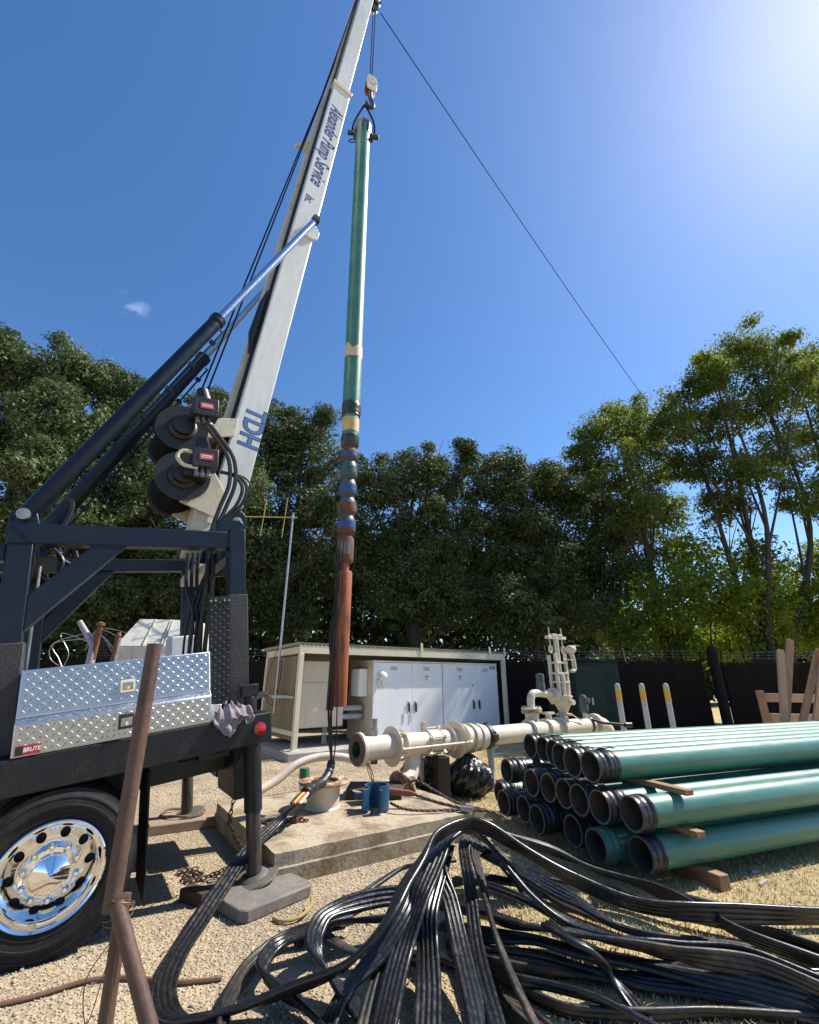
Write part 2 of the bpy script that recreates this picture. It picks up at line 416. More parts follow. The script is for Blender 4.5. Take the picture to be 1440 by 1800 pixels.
def limbs(mb, base, clumps, r0, stems=1, seed=0):
    rr = random.Random(seed)
    hub = Vector((base[0], base[1], 0))
    top = max(c[2] for c in clumps); cx = sum(c[0] for c in clumps) / len(clumps); cy = sum(c[1] for c in clumps) / len(clumps)
    for s in range(stems):
        b = hub + Vector((rr.uniform(-1, 1), rr.uniform(-0.6, 0.6), 0)) * (0.0 if stems == 1 else 1.0)
        own = [c for i, c in enumerate(clumps) if i % stems == s] or clumps
        tx = sum(c[0] for c in own) / len(own); ty = sum(c[1] for c in own) / len(own); tz = max(c[2] for c in own)
        path = [b, b.lerp(Vector((tx, ty, tz * 0.3)), 0.7) + Vector((rr.uniform(-.3, .3), rr.uniform(-.3, .3), 0)),
                Vector((tx + rr.uniform(-.5, .5), ty, tz * 0.55)), Vector((tx, ty, tz * 0.98))]
        path[1].z = tz * 0.25
        sp = spline(path, 6); m = len(sp)
        mb.tube(sp, [r0 * (1 - 0.88 * i / (m - 1)) * (1.35 if i == 0 else 1) for i in range(m)], 8)
        for c in own:
            tgt = Vector(c[:3]); i = min(m - 3, max(2, int(m * max(0.15, (c[2] / tz) * 0.62)))); st = sp[i]
            mid = st.lerp(tgt, 0.5) + Vector((rr.uniform(-.35, .35), rr.uniform(-.35, .35), 0.1))
            br = spline([st, mid, tgt], 4); q = len(br); rb = r0 * 0.42 * (1 - 0.7 * i / m)
            mb.tube(br, [rb * (1 - 0.75 * j / (q - 1)) for j in range(q)], 6)
            for _ in range(4):
                t2 = tgt + Vector((rr.gauss(0, 1), rr.gauss(0, 1), rr.gauss(0.3, 0.8))) * (c[3] * 0.62)
                tw = spline([br[q // 2], (br[q // 2] + t2) / 2 + Vector((rr.uniform(-.2, .2), 0, rr.uniform(0, .3))), t2], 3)
                mb.tube(tw, [rb * 0.4 * (1 - 0.8 * j / (len(tw) - 1)) for j in range(len(tw))], 5)
TREES = [
('oak',-14.8,17,[(-19.3,16.1,14.5,2.23),(-17.7,17.2,14.6,1.96),(-15.4,16.5,14.3,1.51),(-19.9,17.4,11.3,2.49),(-17.2,17.5,11.1,2.49),(-13.4,15.4,10.8,2.01),(-13.6,15.2,7.4,2.27),(-19.2,18.2,7.7,2.67),(-12.5,16.1,8.2,1.98),(-15.0,16.0,4.4,2.23),(-14.8,18.8,5.1,2.38)]),
('oak',-11.7,18.5,[(-15.2,18.4,14.9,1.94),(-14.8,19.7,15.1,1.76),(-12.5,18.4,12.4,1.86),(-14.9,19.0,11.9,2.17),(-11.2,17.2,9.1,2.14),(-13.5,19.0,7.2,2.49),(-11.5,19.8,7.4,2.08),(-12.1,18.6,4.4,2.32),(-10.2,19.4,4.7,1.7)]),
('oak',-8.9,20,[(-11.7,20.6,14.3,1.5),(-9.3,18.4,13.9,0.82),(-9.7,20.9,14.0,1.51),(-10.8,20.3,11.4,2.27),(-8.4,19.3,9.4,2.1),(-9.6,18.3,7.0,1.93),(-8.3,21.3,7.2,2.22),(-9.2,19.9,4.6,1.99)]),
('oak',-5.6,21,[(-6.9,21.8,14.2,1.88),(-5.6,22.4,14.5,1.77),(-7.6,21.8,12.1,2.13),(-5.0,22.5,12.4,1.89),(-3.9,20.6,9.4,1.67),(-6.5,22.1,9.3,2.37),(-7.0,20.8,6.6,1.88),(-4.7,22.6,7.0,2.33),(-6.1,22.4,4.7,2.23)]),
('oak',0.2,22,[(-0.9,20.6,11.0,1.71),(0.6,20.7,11.4,1.59),(-2.0,21.0,10.1,1.43),(2.3,23.7,12.3,1.64),(2.9,21.8,13.1,0.68),(-0.6,22.5,8.8,2.38),(1.7,21.3,8.4,1.98),(-2.3,22.0,7.4,2.01),(0.0,21.6,5.6,2.46),(2.2,21.5,5.1,1.89)]),
('oak',6.6,22,[(4.6,22.3,11.5,1.85),(6.2,22.3,11.7,1.7),(7.9,23.5,11.7,1.61),(3.6,22.7,9.5,2.12),(6.6,23.5,9.4,2.51),(8.9,23.3,10.7,1.58),(4.9,23.8,7.0,2.75),(7.2,22.6,6.4,2.31),(5.2,20.8,4.2,2.06)]),
('oak',9.4,21,[(10.3,22.3,10.5,1.52),(11.2,22.7,9.0,1.81),(9.4,22.5,8.2,2.07),(10.1,21.2,6.4,1.91),(8.7,21.8,4.8,1.91)]),
('walnut',10.8,19.5,[(9.2,18.7,12.7,1.22),(11.2,20.4,14.5,1.13),(11.6,19.7,12.8,1.19),(8.3,18.9,11.3,0.86),(9.2,18.4,10.4,1.23),(11.9,20.4,11.1,1.28),(12.5,20.8,9.4,1.12),(9.7,18.4,8.5,1.12)]),
('walnut',14.4,18,[(17.0,18.8,17.4,1.52),(17.2,17.8,15.9,1.23),(13.8,17.1,14.9,1.05),(12.5,17.5,13.7,0.94),(14.2,18.7,13.2,1.36),(16.8,19.0,14.1,1.68),(17.0,16.8,13.6,1.26),(13.1,18.3,10.7,1.08),(13.6,16.8,9.7,1.18),(17.1,18.6,11.4,1.32),(11.9,17.6,12.0,0.86),(13.9,19.0,8.8,0.98)]),
('walnut',19.0,18.5,[(21.9,19.7,17.5,1.37),(21.3,18.5,14.5,1.93),(20.7,19.8,12.7,1.56),(19.7,18.0,9.7,1.74),(16.7,17.4,8.7,1.0)]),
('bush',10.9,19,[(12.3,19.3,7.0,1.26),(10.3,17.8,4.7,1.35),(12.2,18.2,5.0,1.39),(9.2,18.8,3.5,1.15),(11.3,19.3,3.1,1.18)]),
('bush',15.2,19.3,[(14.6,18.4,6.5,1.08),(13.4,18.1,4.5,1.37),(17.2,20.3,5.4,1.54),(14.5,18.8,3.3,1.15),(14.0,20.5,3.4,1.0)]),
('bush',17.7,18.8,[(18.7,19.8,6.7,1.03),(17.0,18.5,4.4,1.27),(19.1,18.7,6.1,1.45),(16.3,18.9,3.1,0.92)]),
]
TREE_LABELS = [
 'tall dark oak at the left edge behind the truck', 'dark oak behind the upper part of the lift cylinders', 'oak behind the winches and the foot of the white mast',
 'rounded dark oak between the white mast and the hanging pipe', 'dark oak just right of the hanging pipe with a thin sprig on top',
 'broad dark oak above the white electrical cabinets', 'dark oak behind the pipeline valve, beside the airy trees',
 'slender airy light green tree where the long wire ends', 'tallest airy light green tree at upper right with several trunks', 'airy light green tree cut by the right edge of the photo',
 'sunlit yellow green bush behind the dark green metal box', 'sunlit yellow green bush behind the gap in the brown fence', 'sunlit yellow green bush behind the upright boards']
for i, (kind, bx_, by_, cl) in enumerate(TREES):
    t = thing({'oak': 'oak_tree', 'walnut': 'walnut_tree', 'bush': 'bush'}[kind], TREE_LABELS[i], 'bush' if kind == 'bush' else 'tree', (0, 0, 0),
              group={'oak': 'dark oaks behind the fence', 'walnut': 'airy trees on the right', 'bush': 'sunlit bushes behind the fence'}[kind])
    cl = [(x, y, z, r * (0.93 if kind == 'oak' else 0.95)) for x, y, z, r in cl]
    base = (bx_, by_ + 0.8)
    if kind == 'oak':
        knobs = []
        rk = random.Random(i * 7 + 1)
        for (x, y, z, r) in cl:          # knobbly bosses on every clump, a few sprigs on the upper ones
            for _ in range(5):
                a_ = rk.uniform(0, 6.28); e_ = rk.uniform(-0.2, 1.2)
                kr = rk.uniform(0.22, 0.42) * r
                knobs.append((x + math.cos(a_) * math.cos(e_) * r * 0.92, y + math.sin(a_) * math.cos(e_) * r * 0.8 - 0.2, z + math.sin(e_) * r * 0.88, kr))
        v, q = crown([(x, y, z, r * 0.84) for x, y, z, r in cl], 52, 0.145, 0.64, 0.42, inner=0.55, fill=1.55)
        v2, q2 = crown(knobs, 46, 0.12, 0.6, 0.27, inner=0.25, fill=2.6)
        q = np.concatenate([q, q2 + len(v)]); v = np.concatenate([v, v2]); m_ = OAK
        trunk = MB(); limbs(trunk, base, cl, 0.34, 1, i)
    elif kind == 'walnut':
        rk = random.Random(i * 5 + 2); knobs = []
        for (x, y, z, r) in cl:          # loose outlying sprays keep the outline open and uneven
            for _ in range(5):
                a_ = rk.uniform(0, 6.28); e_ = rk.uniform(-0.5, 1.3); d_ = r * rk.uniform(0.9, 1.2)
                knobs.append((x + math.cos(a_) * math.cos(e_) * d_, y + math.sin(a_) * math.cos(e_) * d_, z + math.sin(e_) * d_ * 0.9, r * rk.uniform(0.16, 0.36)))
        v, q = crown([(x, y, z, r * 0.86) for x, y, z, r in cl], 34, 0.165, 0.45, 0.44, inner=0.4, droop=0.7, fill=2.5)
        v2, q2 = crown(knobs, 26, 0.15, 0.42, 0.34, inner=0.3, droop=0.8, fill=3.0)
        q = np.concatenate([q, q2 + len(v)]); v = np.concatenate([v, v2]); m_ = WAL
        trunk = MB(); limbs(trunk, base, cl, 0.2, {7: 2, 8: 4, 9: 2}.get(i, 1), i)
    else:
        v, q = crown(cl, 34, 0.165, 0.5, 0.42, inner=0.4, droop=0.4, fill=2.5); m_ = BUSH
        trunk = MB(); limbs(trunk, base, cl, 0.09, 3, i)
    np_mesh('crown', v, q, m_, t)
    trunk.build('trunk', BARK, t, fix=False, smooth=60)
# the wood further back reads as one dark mass
far = [(x, 30 + RNG.uniform(-2, 2), z, RNG.uniform(2.0, 2.9)) for x in np.arange(-44, 13, 3.4) for z in (2.2, 5.5, 8.2)] + \
      [(x, 36 + RNG.uniform(-2, 2), z, 2.6) for x in np.arange(13, 60, 4.0) for z in (2.0, 4.6)]
v, q = crown(far, 16, 0.34, 0.65, 0.6, inner=0.3, fill=1.3)
tag(np_mesh('distant_wood', v, q, OAK, kind='stuff'), 'dark mass of foliage far behind the fence', 'trees')

# ------------------------------------------------------------------ brown slatted fence
SLAT = mat('brown_fence_slat', (0.024, 0.0135, 0.011), 0.85, spec=0.15, var=0.3, scale=3, stretch=(6, 6, 0.7), bump=0.15)
FPOST = mat('fence_post_black', (0.013, 0.0115, 0.011), 0.75, var=0.3, spec=0.2)
GALV = mat('galvanised', (0.45, 0.46, 0.47), 0.42, 0.85, var=0.2, scale=12)
def fence(x0, x1, y0, y1, h, label):
    t = thing('slatted_fence', label, 'fence', ((x0 + x1) / 2, (y0 + y1) / 2, 0), group='brown slatted fence runs')
    a = Vector((x0, y0, 0)) - t.location; b = Vector((x1, y1, 0)) - t.location
    L = (b - a).length; n = max(1, round(L / 2.7)); d = (b - a).normalized(); nn = Vector((d.y, -d.x, 0))
    for i in range(n):
        p = a + d * (L * i / n); q = a + d * (L * (i + 1) / n)
        m = MB(); k = int((q - p).length / 0.075)
        for j in range(k):           # one upright slat after the other, set at slightly different depths
            c = p + d * ((j + 0.5) * (q - p).length / k) + nn * random.uniform(-0.006, 0.006)
            w = (q - p).length / k * 0.46; top = h - 0.06 + random.uniform(-0.012, 0.012)
            m.prism([c - d * w - nn * 0.004 + V(0, 0, 0.05), c + d * w - nn * 0.004 + V(0, 0, 0.05), c + d * w * 0.7 + nn * 0.008 + V(0, 0, 0.05), c - d * w * 0.7 + nn * 0.008 + V(0, 0, 0.05)], (0, 0, top - 0.05))
        m.prism([p + nn * -0.016 + V(0, 0, 0.05), q + nn * -0.016 + V(0, 0, 0.05), q + nn * -0.02 + V(0, 0, 0.05), p + nn * -0.02 + V(0, 0, 0.05)], (0, 0, h - 0.12))
        m.build('panel', SLAT, t, smooth=0, kind='stuff')
        r = MB(); r.tube([p + V(0, 0, h - 0.03), q + V(0, 0, h - 0.03)], 0.022, 8); r.tube([p + nn * 0.03 + V(0, 0, 1.05), q + nn * 0.03 + V(0, 0, 1.03)], 0.018, 8)
        r.build('rail', FPOST, t)
    for i in range(n + 1):
        p = a + d * (L * i / n) - nn * 0.05
        r = MB(); r.cyl(p, p + V(0, 0, h + 0.02), 0.036, n=10); r.bar(p + V(0, 0, h), p + V(0, 0, h + 0.34) + nn * 0.16, 0.03, 0.02)
        r.build('post', FPOST, t)
    for z in (0.12, 0.22, 0.32):
        w = MB(); off = nn * (0.16 * z / 0.34 - 0.05)
        pts = [a + d * (L * s / 40) + off + V(0, 0, h + z + 0.015 * math.sin(s * 1.7)) for s in range(41)]
        w.tube(pts, 0.004, 4)
        for s in range(int(L / 0.35)):
            c = a + d * (s * 0.35 + 0.1) + off + V(0, 0, h + z); w.bar(c - V(0.02, 0, 0.03), c + V(0.02, 0, 0.03), 0.004, 0.004)
        w.build('barbed_wire', GALV, t, fix=False)
fence(-17, 3.9, 17.6, 17.2, 2.38, 'long run of brown slatted fence behind truck and cabinets')
fence(3.9, 10.1, 17.2, 16.4, 2.28, 'brown slatted fence behind the dark green box and bollards')
fence(10.75, 14.2, 16.3, 15.8, 2.22, 'brown slatted fence between the fence gap and the upright boards')
def big_post(x, y, h, r, label):
    m = MB(); m.lathe([(0, 0), (r, 0), (r, h - 0.3), (r * 1.12, h - 0.29), (r * 1.12, h - 0.24), (r * 0.95, h - 0.23), (r * 0.95, h - r), (r * 0.8, h - r * 0.4), (r * 0.4, h - 0.03), (0, h)], (x, y, 0), n=16)
    tag(m.build('gate_post', FPOST), label, 'post', 'stout black gate posts')
big_post(10.42, 16.2, 2.75, 0.16, 'stout black gate post standing in the gap of the fence')
big_post(14.4, 15.7, 2.7, 0.14, 'stout black gate post where the fence meets the upright boards')

# ================================================================== SITE OBJECTS
CONC = mat('worn_concrete', (0.40, 0.33, 0.235), 0.9, var=0.22, scale=3.2, col2=(0.235, 0.175, 0.115), bump=0.25, bscale=30, spec=0.25)
CONC_D = mat('grey_concrete', (0.33, 0.31, 0.28), 0.9, var=0.2, scale=3, bump=0.3, bscale=26, spec=0.25)
CREAM = mat('cream_pipe_paint', (0.64, 0.55, 0.42), 0.45, var=0.12, scale=5, col2=(0.56, 0.45, 0.32), mixlo=0.5, mixhi=0.72, bump=0.05)
CREAM2 = mat('cream_enclosure_paint', (0.66, 0.59, 0.44), 0.5, var=0.07, scale=1.5, stretch=(1, 1, 0.4))
TANP = mat('tan_corrugated_steel', (0.27, 0.205, 0.125), 0.6, var=0.15, scale=2, stretch=(4, 4, 0.4))
WHITE = mat('white_cabinet_paint', (0.82, 0.83, 0.84), 0.4, var=0.05, scale=1.6, stretch=(1, 1, 0.35))
BLACKP = mat('black_plastic', (0.02, 0.02, 0.022), 0.45, var=0.3)
RUST = mat('rust', (0.20, 0.075, 0.03), 0.85, var=0.3, scale=9, col2=(0.09, 0.045, 0.028), bump=0.35, bscale=50)
STEEL = mat('dull_steel', (0.36, 0.35, 0.33), 0.45, 0.8, var=0.25, scale=14)
REDP = mat('red_print', (0.45, 0.03, 0.03), 0.5, var=0.1)
INKB = mat('black_ink', (0.02, 0.02, 0.025), 0.6, var=0.1)
PVC = mat('grey_conduit', (0.40, 0.41, 0.40), 0.5, var=0.12, scale=8)
DKGREEN = mat('dark_green_paint', (0.012, 0.030, 0.026), 0.6, spec=0.2, var=0.18, scale=2.5)

# ---- concrete well slab
slab = thing('well_slab', 'raised tan concrete slab around the open well casing', 'slab', (-1.16, 4.66, 0), (0, 0, rad(34.5)))
m = MB(); nx, ny = 26, 24; LX, LY = 2.45, 2.1
for (z_, nm) in ((0.25, 0),):
    vs = []; fs = []
    for j in range(ny + 1):
        for i in range(nx + 1):
            x = LX * i / nx; y = LY * j / ny; e = 0.003 if (i in (0, nx) or j in (0, ny)) else 0
            dx = (random.uniform(-e, e)); dy = random.uniform(-e, e)
            vs.append((x + dx, y + dy, z_ + random.uniform(-0.003, 0.003) - (0.006 if e else 0)))
    for j in range(ny):
        for i in range(nx): a = j * (nx + 1) + i; fs.append((a, a + 1, a + nx + 2, a + nx + 1))
    edge = [i for i in range(nx + 1)] + [(nx + 1) * (j + 1) + nx for j in range(ny)] + [ny * (nx + 1) + nx - 1 - i for i in range(nx)] + [(ny - 1 - j) * (nx + 1) for j in range(ny - 1)]
    b0 = len(vs)
    for e in edge: vs.append((vs[e][0] + 0.0, vs[e][1], z_ - 0.11 + random.uniform(-.004, .004)))
    b1 = len(vs)
    for e in edge:
        x, y = vs[e][:2]; ox = -0.012 if x < 0.05 else (0.012 if x > LX - 0.05 else 0); oy = -0.012 if y < 0.05 else (0.012 if y > LY - 0.05 else 0)
        vs.append((x + ox, y + oy, z_ - 0.12)); 
    b2 = len(vs)
    for e in edge: vs.append((vs[e][0], vs[e][1], -0.05))
    k = len(edge)
    for a in range(k):
        b_ = (a + 1) % k
        fs.append((edge[a], edge[b_], b0 + b_, b0 + a)); fs.append((b0 + a, b0 + b_, b1 + b_, b1 + a)); fs.append((b1 + a, b1 + b_, b2 + b_, b2 + a))
    m.add(vs, fs)
m.build('slab_block', CONC, slab, smooth=25, fix=True)
vl_scale = 0.82

# ---- open well casing on the slab
wc = thing('well_casing', 'open flanged cream well casing with rusty rim on the slab', 'well casing', (-1.02, 6.16, 0.25))
m = MB(); m.lathe([(0.205, 0), (0.19, 0.02), (0.19, 0.20), (0.205, 0.23), (0.205, 0.245), (0.165, 0.245), (0.165, -0.2)], n=40)
m.build('casing_pipe', CREAM, wc)
m = MB(); m.lathe([(0.166, 0.242), (0.29, 0.25), (0.298, 0.262), (0.29, 0.278), (0.26, 0.284), (0.175, 0.28), (0.166, 0.26)], n=40)
m.build('flange', mat('rusted_cream', (0.50, 0.37, 0.25), 0.8, var=0.25, scale=8, col2=(0.24, 0.11, 0.055), mixlo=0.42, mixhi=0.55, bump=0.25), wc)
m = MB(); m.lathe([(0, 0.05), (0.165, 0.05)], n=24); m.build('well_bore', mat('dark_bore', (0.015, 0.013, 0.012), 0.9), wc)
for k in range(8):
    a = k * math.pi / 4 + 0.2; m = MB(); m.cyl((0.25 * math.cos(a), 0.25 * math.sin(a), 0.278), (0.25 * math.cos(a), 0.25 * math.sin(a), 0.286), 0.014, n=8)
    m.build('bolt_hole', INKB, wc)

# ---- equipment shelter
SHR = (0, 0, rad(36.0)); SHL = (-2.59, 11.26, 0); SHC = (-2.59 + 0.17 * math.sin(rad(36)), 11.26 - 0.17 * math.cos(rad(36)), 0)
sh = thing('equipment_shelter', 'open fronted cream steel shelter with corrugated roof over the cabinets', 'shelter', SHL, SHR)
m = MB(); m.box(-0.25, 7.0, -0.35, 2.6, -0.05, 0.16); pad = m.build('concrete_pad', CONC_D, sh, bevel=0.015)
for (x, y) in ((0.0, 0.0), (6.64, 0.0), (0.0, 2.2), (6.64, 2.2)):
    m = MB(); m.box(x - 0.055, x + 0.055, y - 0.055, y + 0.055, 0.16, 2.25); m.box(x - 0.10, x + 0.10, y - 0.10, y + 0.10, 0.16, 0.175)
    m.build('post', CREAM2, sh, bevel=0.006)
for (a, b_) in (((-0.06, 0, 2.345), (6.72, 0, 2.345)), ((-0.06, 2.2, 2.30), (6.72, 2.2, 2.30))):
    m = MB(); m.bar(a, b_, 0.07, 0.19); m.build('beam', CREAM2, sh, bevel=0.006)
for x in (0.0, 6.64):
    m = MB(); m.bar((x, 0.066, 2.33), (x, 2.134, 2.30), 0.1, 0.16); m.build('side_beam', CREAM2, sh, bevel=0.006)
m = MB(); m.bar((0.056, 2.2, 0.5), (6.58, 2.2, 0.5), 0.08, 0.12); m.bar((0, 0.12, 0.5), (0, 2.1, 0.5), 0.06, 0.1); m.build('girt', CREAM2, sh)
def corrugated(mb, o, dx, dn, up, length, height, pitch=0.15, depth=0.03, th=0.002):
    o = Vector(o); dx = Vector(dx); dn = Vector(dn); up = Vector(up); n = int(length / pitch); prof = []
    for k in range(n):
        for t, d in ((0.0, 0), (0.38, 0), (0.5, 1), (0.88, 1)): prof.append(((k + t) * pitch, d * depth))
    prof.append((n * pitch, 0))
    vs = []
    for zz in (0, height):
        for (x, d) in prof: vs.append(o + dx * x + dn * d + up * zz)
    p = len(prof); fs = [(i, i + 1, p + i + 1, p + i) for i in range(p - 1)]
    mb.add(vs, fs)
m = MB(); corrugated(m, (0, 2.16, 0.35), (1, 0, 0), (0, -1, 0), (0, 0, 1), 6.6, 1.85); m.build('back_wall', TANP, sh, smooth=0)
m = MB(); corrugated(m, (0.0, 0.12, 0.35), (0, 1, 0), (1, 0, 0), (0, 0, 1), 2.1, 1.85); m.build('side_wall', TANP, sh, smooth=0)
m = MB(); n_ = 66; vs = []; fs = []
for j, (yy, zz) in enumerate(((-0.045, 2.455), (2.40, 2.42))):
    for i in range(n_ * 6 + 1):
        x = -0.12 + 6.92 * i / (n_ * 6); ph = (i % 6) / 6 * 2 * math.pi
        h = 0.05 * (1 if math.sin(ph) > 0.1 else 0)
        vs.append((x, yy, zz + h)); vs.append((x, yy, zz + h - 0.012))
k = (n_ * 6 + 1)
for i in range(k - 1):
    fs.append((2 * i, 2 * i + 2, 2 * k + 2 * i + 2, 2 * k + 2 * i)); fs.append((2 * i + 1, 2 * k + 2 * i + 1, 2 * k + 2 * i + 3, 2 * i + 3)); fs.append((2 * i, 2 * i + 1, 2 * i + 3, 2 * i + 2))
m.add(vs, fs); m.build('roof', mat('roof_steel', (0.40, 0.34, 0.25), 0.55, var=0.2, scale=3, stretch=(1, 4, 1)), sh, smooth=0)
for x in (3.45, 6.05, 6.7):
    m = MB(); m.prism([(x - 0.04, -0.05, 2.38), (x + 0.04, -0.05, 2.38), (x + 0.02, -0.05, 2.62), (x - 0.05, -0.05, 2.64)], (0, -0.015, 0)); m.build('lifting_lug', CREAM2, sh, bevel=0.004)
# conduit and loose lead strapped to the side wall
m = MB(); m.bar((-0.07, 0.1, 1.27), (-0.07, 2.2, 1.27), 0.03, 0.05); m.build('strut_channel', GALV, sh)

# ---- double door electrical cabinets
def badge(parent, x, y, z, w):
    m = MB(); p = [(x - w, y, z - w * .28), (x - w * .8, y, z - w * .45), (x + w * .8, y, z - w * .45), (x + w, y, z - w * .28), (x + w, y, z + w * .28), (x + w * .8, y, z + w * .45), (x - w * .8, y, z + w * .45), (x - w, y, z + w * .28)]
    m.prism(p, (0, -0.003, 0)); b_ = m.build('badge', REDP, parent, smooth=0)
    q = [(x + (a - x) * .84, y - 0.0032, z + (c - z) * .72) for a, _, c in p]; m = MB(); m.prism(q, (0, -0.001, 0)); m.build('badge_plate', WHITE, b_, smooth=0)
    text_mesh('badge_lettering', 'Tesco', w * 0.52, INKB, b_, (x, y - 0.0046, z), (1, 0, 0), (0, 0, 1), 0.0004, bold=0.002)
def cabinet(x0, x1, xd, label, extras):
    t = thing('electrical_cabinet', label, 'cabinet', SHC, SHR, 'double door electrical cabinets')
    y0 = 0.30; z0, z1 = 0.16, 2.11
    m = MB(); m.box(x0 + .006, x1 - .006, y0 + 0.012, y0 + 1.3, z0, z1); m.build('body', CREAM2 if extras == 'left' else WHITE, t, bevel=0.006)
    m = MB(); m.box(x0 - 0.004, x1 + 0.004, y0 - 0.03, y0 + 1.31, z1 + 0.002, z1 + 0.03); m.build('top_lip', WHITE, t, bevel=0.004)
    for a, b_, hx in ((x0 + 0.01, xd - 0.004, xd - 0.11), (xd + 0.004, x1 - 0.01, xd + 0.11)):
        m = MB(); m.box(a, b_, y0 - 0.02, y0 + 0.010, z0 + 0.07, z1 - 0.02); d = m.build('door', WHITE, t, bevel=0.006)
        m = MB(); m.box(hx - 0.025, hx + 0.025, y0 - 0.034, y0 - 0.021, 0.86, 1.12); m.build('handle_plate', STEEL, d, bevel=0.003)
        m = MB(); m.box(hx - 0.018, hx + 0.018, y0 - 0.075, y0 - 0.058, 0.83, 1.06); m.cyl((hx, y0 - 0.033, 1.03), (hx, y0 - 0.058, 1.03), 0.016, n=10); m.build('handle', BLACKP, d, bevel=0.004)
        m = MB(); m.lathe([(0, 0), (0.022, 0), (0.02, 0.02), (0, 0.024)], (hx, y0 - 0.0345, 1.10), (0, -1, 0), 12); m.build('lock', WHITE, d)
        badge(d, (a + b_) / 2 + (0.02 if hx < xd else -0.03), y0 - 0.0215, 1.945, 0.10)
        for zz in (0.42, 1.1, 1.8):
            e = a - 0.001 if hx < xd + 0 and hx > a + .3 else b_ + 0.001
            m = MB(); m.cyl((e, y0 - 0.012, zz), (e, y0 - 0.012, zz + 0.09), 0.009, n=8); m.build('hinge', WHITE, d)
    return t
cA = cabinet(2.01, 4.27, 3.22, 'white double door cabinet with round white lamp, nearer the hanging pipe', 'left')
cB = cabinet(4.29, 6.46, 5.52, 'white double door cabinet with a number at its top right corner', 'right')
text_mesh('number', '3170W', 0.15, INKB, cB, (6.265, 0.276, 2.0), (1, 0, 0), (0, 0, 1), 0.001, sx=0.62, bold=0.003)
for (x, c) in ((3.72, cA), (4.94, cB)):
    m = MB(); m.box(x - 0.07, x + 0.07, 0.2755, 0.2795, 1.63, 1.77); s_ = m.build('notice', WHITE, c, smooth=0)
    m = MB(); m.box(x - 0.06, x + 0.06, 0.2735, 0.2752, 1.735, 1.76); m.build('notice_band', REDP, s_, smooth=0)
    for i in range(4):
        m = MB(); m.box(x - 0.055, x + 0.05 - 0.02 * (i % 2), 0.2738, 0.2752, 1.65 + 0.019 * i, 1.656 + 0.019 * i); m.build('notice_line', INKB, s_, smooth=0)
m = MB(); m.cyl((5.42, 0.279, 1.50), (5.42, 0.265, 1.50), 0.018, n=12); m.build('keyhole', BLACKP, cB)
lamp = thing('wall_lamp', 'round white lamp with a hooked lead on the left cabinet door', 'lamp', SHC, SHR)
m = MB(); m.lathe([(0, 0), (0.07, 0), (0.10, 0.03), (0.115, 0.09), (0.10, 0.15), (0.06, 0.185), (0, 0.195)], (2.24, 0.279, 1.74), (0, -1, 0.1), 24); m.build('globe', mat('lamp_white', (0.8, 0.78, 0.72), 0.35, var=0.04), lamp)
m = MB(); m.tube(spline([(2.16, 0.25, 1.70), (2.10, 0.22, 1.62), (2.12, 0.22, 1.50), (2.2, 0.22, 1.45), (2.24, 0.22, 1.54), (2.235, 0.22, 1.64)], 6), 0.010, 8); m.tube(spline([(2.2, .22, 1.45), (2.27, .22, 1.43), (2.30, .22, 1.5)], 5), 0.010, 8); m.build('hooked_lead', PVC, lamp)
# small side box and conduits
sb = thing('junction_box', 'small pale grey box on the cream end of the left cabinet', 'electrical box', SHC, SHR)
m = MB(); m.box(1.76, 2.005, 0.55, 0.98, 1.25, 1.93); m.build('box', WHITE, sb, bevel=0.008)
m = MB(); m.box(1.745, 1.758, 0.57, 0.96, 1.27, 1.91); m.build('lid', WHITE, sb, bevel=0.004)
m = MB(); m.box(1.80, 1.86, 0.62, 0.68, 1.93, 2.0); m.build('plug', BLACKP, sb, bevel=0.006)
for z in (0.97, 0.77):
    c = thing('conduit', 'upper thick grey conduit entering the cream cabinet end' if z > .9 else 'lower thick grey conduit entering the cream cabinet end', 'conduit', SHC, SHR, 'thick grey conduits')
    m = MB(); m.cyl((1.3, 0.75, z), (1.94, 0.75, z), 0.066, n=18); m.build('tube', PVC, c)
    m = MB(); m.lathe([(0.067, 0), (0.085, 0), (0.085, 0.065), (0.067, 0.065)], (1.938, 0.75, z), (1, 0, 0), 18, close=True)
    for k in range(14):
        a = k * math.pi / 7; m.bar((1.94, 0.75 + 0.087 * math.cos(a), z + 0.087 * math.sin(a)), (2.0, 0.75 + 0.087 * math.cos(a), z + 0.087 * math.sin(a)), 0.012, 0.012)
    m.build('lock_ring', STEEL, c)
# cream power box
pb = thing('power_box', 'large cream control box left of the hanging pipe under the shelter', 'electrical box', SHL, SHR)
m = MB(); m.box(0.27, 1.42, 0.52, 1.5, 0.56, 2.11); m.build('body', CREAM2, pb, bevel=0.012)
m = MB(); m.box(0.29, 1.40, 0.50, 0.519, 1.60, 2.09); m.build('upper_cover', CREAM2, pb, bevel=0.006)
m = MB(); m.box(0.29, 1.40, 0.50, 0.519, 0.58, 1.585); lc = m.build('lower_cover', CREAM2, pb, bevel=0.006)
m = MB(); m.box(0.42, 1.30, 0.494, 0.4995, 0.60, 1.0); hatch = m.build('hatch', CREAM2, lc, bevel=0.004)
m = MB(); m.lathe([(0, 0), (0.06, 0), (0.05, 0.012), (0, 0.016)], (0.66, 0.4935, 0.985), (0, -1, 0), 16); m.build('finger_pull', mat('pull_white', (0.8, 0.78, 0.7), 0.4), hatch)
m = MB(); m.box(0.96, 1.38, 0.497, 0.4995, 1.505, 1.555); np_ = m.build('nameplate', mat('plate_grey', (0.30, 0.33, 0.34), 0.5), pb, smooth=0)
